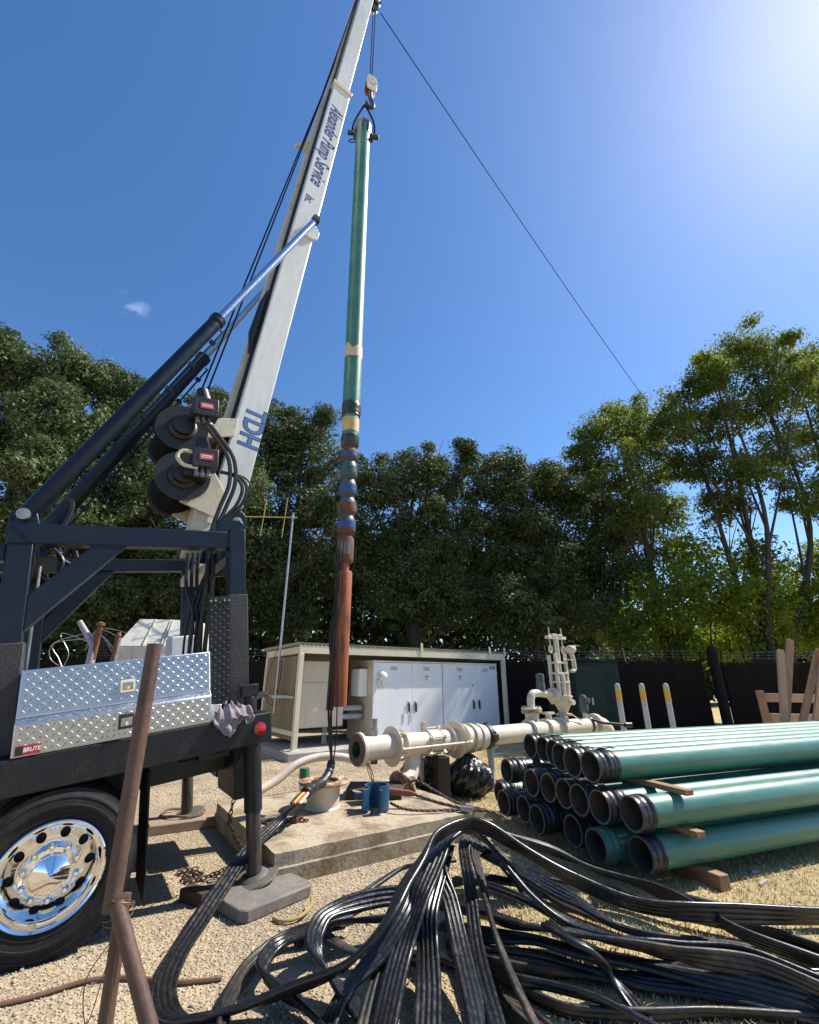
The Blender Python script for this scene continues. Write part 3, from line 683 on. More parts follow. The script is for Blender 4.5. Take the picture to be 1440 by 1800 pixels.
text_mesh('lettering', 'POWERT', 0.085, INKB, pb, (0.96, 0.498, 1.66), (1, 0, 0), (0, 0, 1), 0.0006, shear=0.2, bold=0.001, align='LEFT')
for x in (1.0, 1.06):
    m = MB(); m.cyl((x, 0.7, 0.16), (x, 0.7, 0.56), 0.022, n=10); m.lathe([(0.022, 0), (0.034, 0), (0.034, 0.12), (0.022, 0.12)], (x, 0.7, 0.17), n=10, close=True); m.build('riser', PVC, pb)

bpy.context.view_layer.update()
for o in list(bpy.data.objects):
    if o.parent is None and o.type == 'EMPTY' and min((o.location - Vector(SHL)).length, (o.location - Vector(SHC)).length) < 1e-4: o.scale.x = 1.045
# ---- radio antenna on its pole
an = thing('antenna_mast', 'thin steel pole with a yellow yagi antenna beside the shelter', 'antenna', (-3.27, 11.85, 0))
m = MB(); m.cyl((0, 0, 0.9), (0, 0, 6.05), 0.028, n=10); m.lathe([(0.029, 0), (0.042, 0), (0.042, 0.06), (0.029, 0.06)], (0, 0, 5.9), n=10, close=True); m.build('pole', GALV, an)
YEL = mat('antenna_yellow', (0.55, 0.40, 0.12), 0.5, var=0.15)
m = MB(); m.cyl((-1.35, 0.02, 5.95), (0.12, 0.02, 5.92), 0.016, n=8); m.build('boom', YEL, an)
for x, h in ((-0.82, 0.55), (-0.22, 0.6)):
    m = MB(); m.cyl((x - 0.04, 0.02, 5.93 - h), (x + 0.02, 0.02, 5.93 + h), 0.011, n=6); m.build('element', YEL, an)
m = MB(); m.bar((-0.08, -0.04, 1.27), (0.5, -0.02, 1.27), 0.05, 0.07); m.build('bracket', GALV, an)
m = MB(); m.tube(spline([(0.02, 0, 2.6), (-0.18, 0, 2.0), (-0.25, 0, 1.6), (-0.2, 0, 1.2), (-0.05, 0, 1.1), (0.06, 0, 1.5), (0.08, 0, 2.1)], 6), 0.009, 6); m.build('lead', BLACKP, an)

# ---- white gabled equipment hut left
hut = thing('equipment_hut', 'stained off white metal hut with chamfered roof behind the toolbox', 'hut', (-6.15, 11.2, 0), (0, 0, rad(12)))
HUTW = mat('stained_white_metal', (0.58, 0.55, 0.46), 0.65, var=0.2, scale=1.6, col2=(0.30, 0.27, 0.20), mixlo=0.52, mixhi=0.72, stretch=(3, 3, 0.5))
pr = [(-1.05, 0, 0), (-1.05, 0, 2.05), (-0.72, 0, 2.95), (0.75, 0, 2.95), (1.0, 0, 2.05), (1.0, 0, 0)]
m = MB(); m.prism([(-0.55, -0.55, 0), (0.95, -0.55, 0), (0.95, -0.55, 2.38), (0.85, -0.1, 3.05), (-0.45, -0.1, 3.05), (-0.55, -0.55, 2.38)], (0, 0.001, 0)) if False else None
m = MB(); m.box(-0.6, 1.1, -0.6, 1.2, 0.0, 2.36); m.build('wall', HUTW, hut, bevel=0.01)
def slopes():
    m = MB(); m.add([(-0.6, -0.6, 2.365), (1.1, -0.6, 2.365), (1.1, 1.2, 2.365), (-0.6, 1.2, 2.365), (-0.36, -0.12, 3.02), (0.98, -0.12, 3.02), (0.98, 1.0, 3.02), (-0.36, 1.0, 3.02)],
                    [(0, 1, 5, 4), (1, 2, 6, 5), (2, 3, 7, 6), (3, 0, 4, 7), (4, 5, 6, 7), (3, 2, 1, 0)]); return m
rf = slopes().build('roof', HUTW, hut, bevel=0.01)
for x in (-0.02, 0.36, 0.42, 0.80):
    m = MB(); m.bar((x, -0.605, 2.40), (x * 0.9 + 0.02, -0.135, 3.02), 0.02, 0.02, (0, -1, 0.7)); m.build('seam', HUTW, rf)
for x in (-0.45, 0.3):
    m = MB(); m.bar((x, -0.607, 0.4), (x, -0.607, 2.36), 0.02, 0.015, (0, 1, 0)); m.build('wall_seam', HUTW, hut)
m = MB(); m.box(0.25, 0.9, -0.606, -0.6, 2.0, 2.2); m.build('sign_plate', WHITE, hut, smooth=0)
pp = thing('vent_pipe', 'rusty vertical pipe standing in front of the white hut', 'pipe', (-6.35, 10.1, 0))
m = MB(); m.cyl((0, 0, 0), (0.02, 0, 2.55), 0.05, n=12); m.cyl((0.02, 0, 2.55), (0.02, 0, 2.63), 0.06, 0.03, n=12); m.build('rusty_pipe', RUST, pp)
m = MB(); m.cyl((0.09, -0.05, 0), (0.11, -0.05, 2.5), 0.022, n=8); m.build('conduit', GALV, pp)
ep = thing('bent_pipe', 'bent purple grey pipe with loose wires left of the white hut', 'pipe', (-7.45, 10.9, 0))
m = MB(); m.tube([(0.1, 0, 0), (0.1, 0, 2.2), (0.07, 0, 2.42), (-0.38, 0, 2.95)], [0.09, 0.09, 0.075, 0.06], 12); m.build('elbow_pipe', mat('purple_grey_pvc', (0.30, 0.25, 0.30), 0.5, var=0.15), ep)
m = MB(); m.cyl((0.14, 0, 2.1), (0.14, 0, 2.85), 0.06, n=12); m.lathe([(0, 0), (0.09, 0), (0.09, 0.06), (0, 0.1)], (0.14, 0, 2.85), n=12); m.build('rusty_stub', RUST, ep)
for k in range(7):
    a = random.uniform(-1, 1); m = MB()
    m.tube(spline([(-0.2 + 0.05 * k, 0, 2.75 - 0.06 * k), (-0.7 + 0.1 * a, -0.1, 2.6 + 0.2 * a), (-0.95 + 0.1 * k, 0, 2.2 + 0.1 * a), (-0.5, 0, 1.9)] if k % 2 else [(-0.1, 0, 2.6 - 0.05 * k), (0.2, 0, 2.7 + 0.1 * a), (0.7, 0, 2.55 + 0.2 * a - 0.05 * k), (1.0, 0, 2.5 - 0.1 * k)], 6), 0.007, 5); m.build('wire', GALV, ep)

# ---- dark green transformer cabinet
tx = thing('transformer_box', 'tall dark green metal transformer box behind the pipeline valve', 'transformer', (5.25, 13.6, 0), (0, 0, rad(20)))
m = MB(); m.box(-0.55, 1.25, 0.35, 1.5, 0.1, 2.16); m.build('tank', DKGREEN, tx, bevel=0.015)
m = MB(); m.add([(-0.6, 0.28, 2.162), (1.3, 0.28, 2.162), (1.3, 1.55, 2.162), (-0.6, 1.55, 2.162), (-0.55, 0.4, 2.24), (1.25, 0.4, 2.24), (1.25, 1.5, 2.24), (-0.55, 1.5, 2.24)], [(0, 1, 5, 4), (1, 2, 6, 5), (2, 3, 7, 6), (3, 0, 4, 7), (4, 5, 6, 7), (3, 2, 1, 0)]); m.build('lid', DKGREEN, tx, bevel=0.01)
m = MB(); m.box(-0.75, 0.2, -0.1, 0.345, 0.1, 2.02); dr = m.build('door_housing', DKGREEN, tx, bevel=0.012)
m = MB(); m.box(0.35, 0.9, 0.3, 0.345, 0.75, 1.8); m.build('panel', DKGREEN, tx, bevel=0.008)
m = MB(); m.box(-0.3, -0.24, -0.135, -0.101, 1.0, 1.2); m.build('handle', STEEL, dr, bevel=0.004)
m = MB(); m.box(-0.9, 1.45, -0.3, 1.7, -0.02, 0.1); m.build('base_pad', CONC_D, tx, bevel=0.01)

# ---- three bollards
BOL = mat('grey_bollard_paint', (0.46, 0.45, 0.42), 0.6, var=0.2, scale=6)
BYEL = mat('yellow_reflective_tape', (0.62, 0.40, 0.04), 0.45, var=0.2, scale=14)
for k, (x, y, lab) in enumerate(((4.98, 11.55, 'grey bollard with yellow band nearest the pipeline valve'), (5.56, 11.55, 'middle grey bollard with yellow band'), (6.14, 11.55, 'grey bollard with yellow band nearest the upright boards'))):
    t = thing('bollard', lab, 'bollard', (x, y, 0), group='grey bollards with yellow bands')
    m = MB(); m.lathe([(0, 0), (0.062, 0), (0.062, 1.5), (0.058, 1.54), (0.04, 1.57), (0, 1.58)], n=18); m.build('post', BOL, t)
    m = MB(); m.lathe([(0.0635, 1.19), (0.0645, 1.19), (0.0645, 1.44), (0.0635, 1.44)], n=18, close=True); m.build('yellow_band', BYEL, t)

# ---- cream pipeline lying on its supports
PL_LOC = (-0.69, 6.64, 0.79); PL_ROT = (0, 0, rad(38)); AX = (1, 0, 0)
pl = thing('water_pipeline', 'thick cream pipeline with flanges, bellows and clamps across the yard', 'pipeline', PL_LOC, PL_ROT)
R_ = 0.150
def ring(x, r0, r1, th, name, material=CREAM, parent=pl, n=36, bolts=0, rb=None):
    m = MB(); e = min(0.006, th / 3)
    m.lathe([(r0, x), (r1 - e, x), (r1, x + e), (r1, x + th - e), (r1 - e, x + th), (r0, x + th)], (0, 0, 0), AX, n, close=True)
    for k in range(bolts):
        a = 2 * math.pi * (k + .5) / bolts; y = rb * math.cos(a); z = rb * math.sin(a)
        m.lathe([(0, x - 0.02), (0.016, x - 0.02), (0.016, x + th + 0.02), (0, x + th + 0.02)], (0, y, z), AX, 6)
    return m.build(name, material, parent)
m = MB(); m.lathe([(R_ - 0.012, 0), (R_, 0.0), (R_, 2.42), (R_ - 0.012, 2.42), ], (0, 0, 0), AX, 36, close=True); m.build('pipe', CREAM, pl)
m = MB(); m.lathe([(0.132, 2.42), (0.145, 2.42), (0.145, 5.9), (0.132, 5.9)], (0, 0, 0), AX, 36, close=True); m.build('pipe', CREAM, pl)
m = MB(); m.lathe([(0.06, 0.12), (0.137, 0.12), (0.137, -0.012), (0.105, -0.012), (0.1, 0.1)], (0, 0, 0), AX, 32); m.build('liner', mat('green_liner', (0.02, 0.075, 0.06), 0.5, var=0.3), pl)
m = MB(); m.lathe([(0.104, -0.02), (0.188, -0.02), (0.195, -0.012), (0.195, 0.0), (0.104, 0.0)], (0, 0, 0), AX, 40, close=True)
fg = m.build('gasket_face', mat('rusty_gasket', (0.13, 0.085, 0.055), 0.9, var=0.3, scale=12, bump=0.3), pl)
ring(0.001, R_ + .001, 0.205, 0.05, 'flange')
ring(0.55, R_ + .001, 0.255, 0.014, 'thrust_disc'); ring(0.71, R_ + .001, 0.20, 0.014, 'thrust_disc')
for k in range(4):
    a = k * math.pi / 2 + 0.6; m = MB(); m.prism([(0.565, 0.151 * math.cos(a), 0.151 * math.sin(a)), (0.709, 0.151 * math.cos(a), 0.151 * math.sin(a)), (0.709, 0.195 * math.cos(a), 0.195 * math.sin(a)), (0.565, 0.24 * math.cos(a), 0.24 * math.sin(a))], (0, -0.012 * math.sin(a), 0.012 * math.cos(a))); m.build('gusset', CREAM, pl)
m = MB(); m.cyl((0.27, 0, 0.14), (0.27, 0, 0.24), 0.045, n=16); m.cyl((0.27, 0, 0.24), (0.27, 0, 0.36), 0.036, n=16); m.build('nipple', STEEL, pl)
m = MB(); m.cyl((0.27, 0, -0.13), (0.27, 0, -0.19), 0.05, n=16); m.build('drain_boss', RUST, pl)
ring(1.17, R_ + .001, 0.172, 0.022, 'coupling_ring', bolts=0); ring(1.195, R_ + .001, 0.165, 0.2, 'coupling_sleeve'); ring(1.40, R_ + .001, 0.172, 0.022, 'coupling_ring')
for a in (0.3, 1.5, 2.7, 3.9, 5.1):
    m = MB(); y = 0.19 * math.cos(a); z = 0.19 * math.sin(a); m.cyl((1.12, y, z), (1.47, y, z), 0.011, n=8); m.cyl((1.12, y, z), (1.16, y, z), 0.02, n=6); m.cyl((1.43, y, z), (1.47, y, z), 0.02, n=6)
    m.bar((1.165, y * .82, z * .82), (1.165, y * 1.12, z * 1.12), 0.045, 0.03, (1, 0, 0)); m.bar((1.425, y * .82, z * .82), (1.425, y * 1.12, z * 1.12), 0.045, 0.03, (1, 0, 0))
    m.build('tie_bolt', CREAM, pl)
m = MB(); m.prism([(1.10, -0.03, 0.16), (1.20, -0.03, 0.16), (1.16, -0.03, 0.28), (1.10, -0.03, 0.28)], (0, 0.05, 0)); m.build('clamp_lug', mat('pink_cream', (0.5, 0.36, 0.29), 0.6), pl, bevel=0.006)
ring(1.60, R_ + .001, 0.205, 0.014, 'thrust_disc'); ring(1.76, R_ + .001, 0.262, 0.014, 'thrust_disc')
m = MB(); m.cyl((0.60, -0.235, -0.02), (1.86, -0.245, -0.02), 0.016, n=10); m.cyl((0.575, -0.235, -0.02), (0.60, -0.235, -0.02), 0.028, n=6); m.cyl((1.83, -0.245, -0.02), (1.89, -0.245, -0.02), 0.03, n=6); m.build('tie_rod', CREAM, pl)
m = MB(); m.cyl((0.60, 0.235, 0.02), (1.86, 0.245, 0.02), 0.016, n=10); m.build('tie_rod', CREAM, pl)
prof = []
for k in range(3):
    x = 1.90 + 0.165 * k
    ring(x, R_ + .001, 0.212 if k < 2 else 0.20, 0.05, 'bellow_rib'); ring(x + 0.051, R_ + .001, 0.178, 0.108, 'bellow_sleeve')
CI = mat('black_iron', (0.018, 0.017, 0.018), 0.5, var=0.3, bump=0.2)
cp_ = ring(2.41, 0.146, 0.185, 0.10, 'grooved_coupling', CI)
for s_ in (-1, 1):
    m = MB(); m.box(2.405, 2.515, s_ * 0.178, s_ * 0.235, -0.05, 0.05); m.cyl((2.46, s_ * 0.215, -0.075), (2.46, s_ * 0.215, 0.09), 0.016, n=8); m.build('bolt_ear', CI, cp_, bevel=0.01)
m = MB(); m.bar((2.40, -0.04, 0.19), (2.53, 0.03, 0.2), 0.04, 0.03); m.build('bolt_ear', CI, cp_)
ring(3.55, 0.146, 0.205, 0.05, 'flange', bolts=8, rb=0.178); ring(3.62, 0.146, 0.18, 0.10, 'flange_neck')
ring(4.02, 0.146, 0.195, 0.05, 'flange', bolts=8, rb=0.172); ring(4.10, 0.146, 0.17, 0.16, 'meter_body'); ring(4.45, 0.146, 0.205, 0.05, 'flange', bolts=8, rb=0.178)
m = MB(); m.cyl((4.18, 0, 0.13), (4.18, 0, 0.26), 0.06, n=16); m.box(4.08, 4.28, -0.07, 0.07, 0.26, 0.30); m.build('meter_head', CREAM, pl)
ring(5.62, 0.146, 0.215, 0.05, 'flange', bolts=8, rb=0.185); ring(5.675, 0.146, 0.215, 0.05, 'flange')
m = MB(); m.tube(spline([(5.7, 0, 0), (5.95, 0, -0.02), (6.12, 0, -0.14), (6.18, 0, -0.36), (6.18, 0, -0.85)], 6), 0.15, 28); m.build('elbow', CREAM, pl)
m = MB(); m.lathe([(0.146, 5.40), (0.16, 5.40), (0.16, 5.46), (0.146, 5.46)], (0, 0, 0), AX, 28, close=True); m.tube([(5.43, -0.1, 0.12), (5.55, -0.28, 0.06), (5.95, -0.55, 0.02)], 0.025, 8); m.cyl((5.9, -.53, .02), (6.02, -.6, .02), 0.05, n=10); st = m.build('pipe_strap', CI, pl)
m = MB(); m.cyl((5.38, 0, 0.14), (5.38, 0, 0.24), 0.045, n=12); m.build('tap_boss', CREAM, pl)
m = MB(); m.lathe([(0, 0), (0.07, 0), (0.085, 0.05), (0.085, 0.13), (0.07, 0.18), (0.08, 0.2), (0.08, 0.27), (0.05, 0.33), (0, 0.34)], (5.38, 0, 0.24), n=14); m.lathe([(0, 0), (0.055, 0), (0.055, 0.06), (0, 0.07)], (5.38, -0.07, 0.47), (0, -1, 0), 14); m.build('pressure_gauge', mat('dirty_iron', (0.09, 0.09, 0.085), 0.6, var=0.8, scale=25), pl)
# hanging flanged branch below the pipe
m = MB(); m.tube(spline([(0.95, 0.02, -0.12), (0.92, 0.0, -0.3), (0.80, -0.05, -0.42), (0.66, -0.1, -0.47)], 6), 0.115, 24); br = m.build('branch_elbow', CREAM, pl)
m = MB(); m.lathe([(0, 0), (0.20, 0), (0.205, 0.008), (0.205, 0.035), (0, 0.035)], (0.70, -0.09, -0.462), (-0.85, -0.25, -0.5), 30); m.build('branch_flange', mat('rusted_cream', ()), pl)
m = MB(); m.lathe([(0, 0), (0.21, 0), (0.21, 0.03), (0, 0.03)], (1.2, 0.15, -0.3), (0.6, -0.75, 0.1), 30)
for k in range(8):
    a = k * math.pi / 4; m.lathe([(0, 0.031), (0.014, 0.031), (0.014, 0.04), (0, 0.04)], Vector((1.2, 0.15, -0.3)) + Vector((0.77, 0.61, 0)) * (0.17 * math.cos(a)) + Vector((0, 0, 1)) * (0.17 * math.sin(a)), (0.6, -0.75, 0.1), 8)
m.build('loose_flange', CREAM, pl)
m = MB(); m.cyl((2.55, 0.0, -0.16), (2.55, 0.0, -0.30), 0.06, n=14); m.cyl((2.55, 0.0, -0.30), (2.55, 0, -0.80), 0.05, n=14); m.box(2.46, 2.64, -0.1, 0.1, -0.165, -0.145); m.build('stand', mat('grey_green_stand', (0.40, 0.42, 0.38), 0.6, var=0.15), pl)

tp = thing('timber_post', 'dark squared timber post propping the cream pipeline', 'timber', (0.47, 7.44, 0), (0, 0, rad(20)))
TIMD = mat('dark_weathered_timber', (0.055, 0.036, 0.024), 0.85, var=0.35, scale=3, stretch=(8, 8, 0.5), bump=0.4, bscale=30)
m = MB(); m.box(-0.09, 0.09, -0.09, 0.09, 0, 0.60); m.build('post', TIMD, tp, bevel=0.008)

# ---- check valve / control valve standing on the pipeline
vl = thing('control_valve', 'tall cream lever valve with twin springs standing on the pipeline', 'valve', (2.99, 9.52, 0.79), (0, 0, rad(38)))
vl.scale.z = vl_scale
m = MB(); m.cyl((0, 0, 0.13), (0, 0, 0.27), 0.075, n=18); m.build('neck', CREAM, vl)
m = MB(); m.lathe([(0.0, 0.27), (0.15, 0.27), (0.15, 0.31), (0.0, 0.31)], n=24); m.build('base_flange', mat('pink_cream', ()), vl)
m = MB(); m.lathe([(0.08, 0.31), (0.085, 0.35), (0.16, 0.52), (0.185, 0.60), (0.185, 0.66), (0.20, 0.66), (0.20, 0.70), (0.0, 0.70)], n=24); m.build('body', CREAM, vl)
for s_ in (-1, 1):
    m = MB(); m.cyl((0, s_ * 0.17, 0.56), (0, s_ * 0.25, 0.56), 0.06, n=14); m.build('boss', CREAM, vl)
for (x, y) in ((-0.155, -0.06), (0.155, -0.06), (-0.155, 0.09), (0.155, 0.09)):
    m = MB(); m.bar((x, y, 0.66), (x * 1.05, y, 1.62 if y > 0 else 1.66), 0.055, 0.055); m.build('upright', CREAM, vl, bevel=0.004)
for z in (0.98, 1.18, 1.42):
    m = MB(); m.box(-0.18, 0.18, -0.10, 0.13, z, z + 0.045); m.build('cross_plate', CREAM, vl, bevel=0.004)
m = MB(); m.cyl((0, 0, 0.70), (0, 0, 0.98), 0.07, n=14); m.cyl((0, 0, 1.03), (0, 0, 1.18), 0.10, n=14); m.cyl((-.05, -.09, 0.72), (-.05, -.09, 1.15), 0.045, n=12); m.build('plunger_housing', CREAM, vl)
m = MB(); m.cyl((0, 0, 1.22), (0, 0, 2.0), 0.05, n=14); m.build('stem', CREAM, vl)
m = MB(); m.box(-0.30, 0.30, -0.05, 0.05, 2.0, 2.07); m.box(-0.17, -0.02, -0.06, 0.06, 2.07, 2.12); m.box(0.04, 0.16, -0.06, 0.06, 2.07, 2.12); m.build('top_yoke', CREAM, vl, bevel=0.006)
for x in (-0.21, 0.21):
    m = MB(); m.cyl((x, 0, 1.83), (x, 0, 2.28), 0.012, n=8); m.build('threaded_rod', CREAM, vl)
    m = MB(); m.tube([(x + 0.045 * math.cos(a), 0, 1.76 + 0.085 * math.sin(a)) for a in [i * math.pi / 7 for i in range(14)]], 0.02, 8, closed=True); m.build('clevis', CREAM, vl)
m = MB(); m.lathe([(0, -0.02), (0.075, 0.0), (0.11, 0.06), (0.11, 0.11), (0.075, 0.17), (0, 0.19)], (0.36, -0.08, 1.68), n=20); ball = m.build('float_ball', CREAM, vl)
m = MB(); m.tube(spline([(0.36, -0.08, 1.68), (0.40, -0.08, 1.58), (0.42, -0.08, 1.40), (0.40, -0.08, 1.28), (0.30, -0.08, 1.26)], 5), 0.045, 10); m.build('pilot_elbow', CREAM, vl)
m = MB(); m.cyl((0.05, -0.1, 1.52), (0.38, -0.1, 1.52), 0.016, n=8); m.cyl((0.50, -.08, 1.82), (0.53, -.08, 1.88), 0.03, n=8); m.build('link_rod', CREAM, vl)
for a in (0.5, 2.2):
    m = MB(); m.cyl((0.1 * math.cos(a), -0.1, 0.30), (0.42 * math.cos(a), -0.15, 0.12), 0.012, n=6); m.build('stay', CREAM, vl)
# bypass pipe
bp = thing('bypass_pipe', 'cream bypass elbow rising from a rusty flange into the lever valve', 'pipe', (2.24, 9.0, 0.79), (0, 0, rad(38)))
m = MB(); m.cyl((0, 0, 0.0), (0, 0, 0.30), 0.125, n=24); m.build('riser', CREAM, bp)
m = MB(); m.lathe([(0, 0.30), (0.18, 0.30), (0.185, 0.31), (0.185, 0.335), (0.18, 0.345), (0, 0.345)], n=28); m.build('flange', mat('rusted_cream', ()), bp)
m = MB(); m.lathe([(0, 0.348), (0.18, 0.348), (0.185, 0.355), (0.185, 0.38), (0, 0.39)], n=28)
for k in range(8):
    a = k * math.pi / 4; m.cyl((0.155 * math.cos(a), 0.155 * math.sin(a), 0.28), (0.155 * math.cos(a), 0.155 * math.sin(a), 0.41), 0.014, n=6)
m.build('blind_flange', CREAM, bp)
m = MB(); m.tube(spline([(0, 0, 0.38), (0, 0, 0.50), (0.05, 0, 0.60), (0.16, 0, 0.63), (0.40, 0.0, 0.62), (0.72, 0, 0.58)], 5), 0.07, 16); m.build('elbow', CREAM, bp)
m = MB(); m.lathe([(0, 0), (0.13, 0), (0.14, 0.03), (0.14, 0.09), (0.1, 0.13), (0, 0.13)], (0.66, 0, 0.585), (1, 0, 0), 22); m.build('union', CREAM, bp)
m = MB(); m.lathe([(0, 0), (0.085, 0), (0.085, 0.1), (0.075, 0.15), (0.08, 0.26), (0.07, 0.30), (0, 0.31)], (0.34, 0, 0.67), n=16); m.build('air_valve', mat('dirty_iron', ()), bp)

# ---- upright boards at right edge
WOOD = mat('fresh_sawn_timber', (0.46, 0.29, 0.185), 0.75, var=0.18, scale=2.5, stretch=(1, 1, 0.15), bump=0.15, bscale=40)
WOOD2 = mat('sawn_timber_brown', (0.34, 0.20, 0.12), 0.8, var=0.2, scale=2.5, stretch=(1, 1, 0.15), bump=0.15, bscale=40)
def board(a, b_, w, th, label, material=WOOD, name='upright_board', group='upright boards at the right edge'):
    a = Vector(a); b_ = Vector(b_); m = MB()
    t = (b_ - a).normalized(); s = t.cross(Vector((0, 1, 0))).normalized(); u = s.cross(t)
    prof = [(-w / 2, 0), (w / 2, 0), (w / 2, 0.93), (w / 2 - 0.025, 1.0), (-w / 2 + 0.02, 1.0), (-w / 2, 0.95)]
    L = (b_ - a).length
    m.prism([s * p + t * (q * L if q < 0.9 else L - (1 - q) * 0.6) - u * (th / 2) for p, q in prof], u * th)
    o = m.build(name, material, bevel=0.004); o.location = a
    return tag(o, label, 'board', group)
board((6.62, 9.0, 0), (7.15, 9.05, 2.2), 0.13, 0.045, 'pale upright board, leftmost of the group at the right edge')
board((6.68, 9.2, 0), (7.52, 9.2, 2.40), 0.14, 0.045, 'tallest brownish upright board, second from the left in the group', WOOD2)
board((6.72, 9.1, 0), (7.86, 9.0, 2.2), 0.12, 0.045, 'strongly leaning board, third from the left in the group', WOOD2)
board((7.0, 9.0, 0), (7.95, 8.9, 2.32), 0.15, 0.045, 'pale leaning board at the very right edge')
for z, lab in ((0.95, 'lower board of the stack behind the upright boards'), (1.32, 'upper board of the stack behind the upright boards')):
    m = MB(); m.bar((7.15, 9.75, z), (9.6, 9.9, z - 0.05), 0.05, 0.16); o = m.build('stacked_board', WOOD, bevel=0.005); tag(o, lab, 'board', 'stacked boards')
rk_ = thing('timber_rack', 'timber uprights carrying the stacked boards', 'rack', (8.2, 9.95, 0))
for x in (-1.0, 1.1):
    m = MB(); m.bar((x, 0, 0), (x, 0, 1.45), 0.1, 0.1); m.build('upright', WOOD2, rk_)

# ---- white hose on the far side of the slab
ho = thing('suction_hose', 'thick cream hose arching over the ground behind the well', 'hose', (-1.9, 8.0, 0))
m = MB(); m.tube(spline([(-0.35, -0.35, 0.10), (-0.12, -0.15, 0.22), (0.12, 0.05, 0.40), (0.42, 0.25, 0.47), (0.75, 0.35, 0.46), (1.02, 0.42, 0.40), (1.22, 0.48, 0.36)], 8), 0.062, 18); m.build('hose', mat('cream_hose', (0.60, 0.50, 0.40), 0.55, var=0.12, scale=6), ho)
m = MB(); m.lathe([(0.063, 0), (0.075, 0), (0.075, 0.09), (0.063, 0.09)], (1.08, 0.44, 0.385), (0.9, 0.3, -0.25), 16, close=True); m.build('clamp', GALV, ho)
gc = thing('sounding_tube', 'short cream stub pipe with a green cap behind the well', 'pipe', (-1.62, 7.9, 0))
m = MB(); m.cyl((0, 0, 0), (0, 0, 0.30), 0.065, n=18); m.build('stub', CREAM, gc)
m = MB(); m.lathe([(0.066, 0.24), (0.078, 0.24), (0.078, 0.36), (0.07, 0.375), (0, 0.378)], n=20); m.build('cap', mat('green_cap', (0.03, 0.13, 0.06), 0.5, var=0.2), gc)

# ---- black rubbish bags
def bag(loc, sx, sy, sz, label, seed):
    r = random.Random(seed); bm_v = []; bm_f = []; nu, nv = 72, 44
    ph = [(r.uniform(0, 6.28), r.randint(3, 17), r.uniform(2, 16), r.uniform(0.02, 0.05)) for _ in range(16)]
    for j in range(nv + 1):
        v_ = j / nv; th = math.pi * v_
        for i in range(nu):
            a = 2 * math.pi * i / nu
            k = 1 + sum(am * (abs(math.sin(f1 * a / 2 + p + f2 * v_)) - 0.5) * 2 for p, f1, f2, am in ph) * math.sin(th) ** 0.5
            rr_ = math.sin(th) ** 0.75 * k; zz = math.cos(th)
            if zz > 0.55: rr_ *= 1 - (zz - 0.55) * 0.9
            zz = zz if zz < 0.75 else 0.75 + (zz - 0.75) * 1.9
            bm_v.append((sx * rr_ * math.cos(a), sy * rr_ * math.sin(a), max(0.005, sz * (0.46 + 0.54 * zz * 0.9))))
    for j in range(nv):
        for i in range(nu):
            i2 = (i + 1) % nu; bm_f.append((j * nu + i, (j + 1) * nu + i, (j + 1) * nu + i2, j * nu + i2))
    m = MB(); m.add(bm_v, bm_f)
    o = m.build('rubbish_bag', mat('black_bag_film', (0.012, 0.012, 0.013), 0.28, var=0.2, bump=0.5, bscale=16, rvar=0.12), smooth=28); o.location = loc
    return tag(o, label, 'bag', 'black rubbish bags')
bag((0.90, 7.85, 0), 0.31, 0.28, 0.56, 'black plastic bag right of the timber post', 1)
bag((0.24, 7.85, 0), 0.33, 0.30, 0.62, 'black plastic bag left of the timber post', 5)
bag((0.02, 7.30, 0), 0.24, 0.2, 0.24, 'flattened black plastic bag below the pipeline', 9)

# ================================================================== PUMP HOIST TRUCK
NAVY = mat('navy_truck_paint', (0.007, 0.0135, 0.028), 0.36, var=0.08, scale=2, col2=(0.013, 0.019, 0.031), mixlo=0.4, mixhi=0.8, spec=0.28, rvar=0.06)
BEDP = mat('black_bed_coating', (0.014, 0.015, 0.017), 0.5, var=0.3, scale=8, col2=(0.03, 0.029, 0.028), mixlo=0.5, mixhi=0.75, bump=0.2, bscale=70, spec=0.3)
SLEEVE = mat('grey_sleeve_coating', (0.034, 0.032, 0.032), 0.65, var=0.2, scale=5, bump=0.25, bscale=80)
MASTW = mat('mast_white_paint', (0.66, 0.67, 0.66), 0.36, var=0.07, scale=1.4, col2=(0.52, 0.51, 0.46), mixlo=0.5, mixhi=0.8, stretch=(2, 2, 0.3))
MASTC = mat('mast_cream_grime', (0.60, 0.55, 0.42), 0.5, var=0.15, scale=2.5, col2=(0.40, 0.33, 0.20), mixlo=0.52, mixhi=0.72)
CHROME = mat('polished_aluminium', (0.86, 0.86, 0.87), 0.07, 1.0, var=0.03, rvar=0.04)
CHROD = mat('chromed_rod', (0.62, 0.63, 0.66), 0.24, 1.0, var=0.06, rvar=0.05)
TYRE = mat('tyre_rubber', (0.013, 0.012, 0.012), 0.8, var=0.3, scale=5, col2=(0.045, 0.037, 0.03), mixlo=0.5, mixhi=0.8, bump=0.15, spec=0.3)
DIAM = mat('bright_tread_aluminium', (0.44, 0.44, 0.45), 0.36, 1.0, var=0.10, scale=9, rvar=0.1)
HOSE = mat('black_hydraulic_hose', (0.011, 0.011, 0.012), 0.42, var=0.3)
GREASE = mat('greasy_black_iron', (0.012, 0.012, 0.013), 0.45, var=0.5, scale=12, bump=0.2)
ROPE = mat('wire_rope', (0.014, 0.014, 0.016), 0.9, 0.0, spec=0.1, var=0.3, scale=40)
BLUEL = mat('blue_lettering', (0.025, 0.05, 0.22), 0.45, var=0.08)
BLUE2 = mat('light_blue_lettering', (0.07, 0.17, 0.42), 0.45, var=0.08)

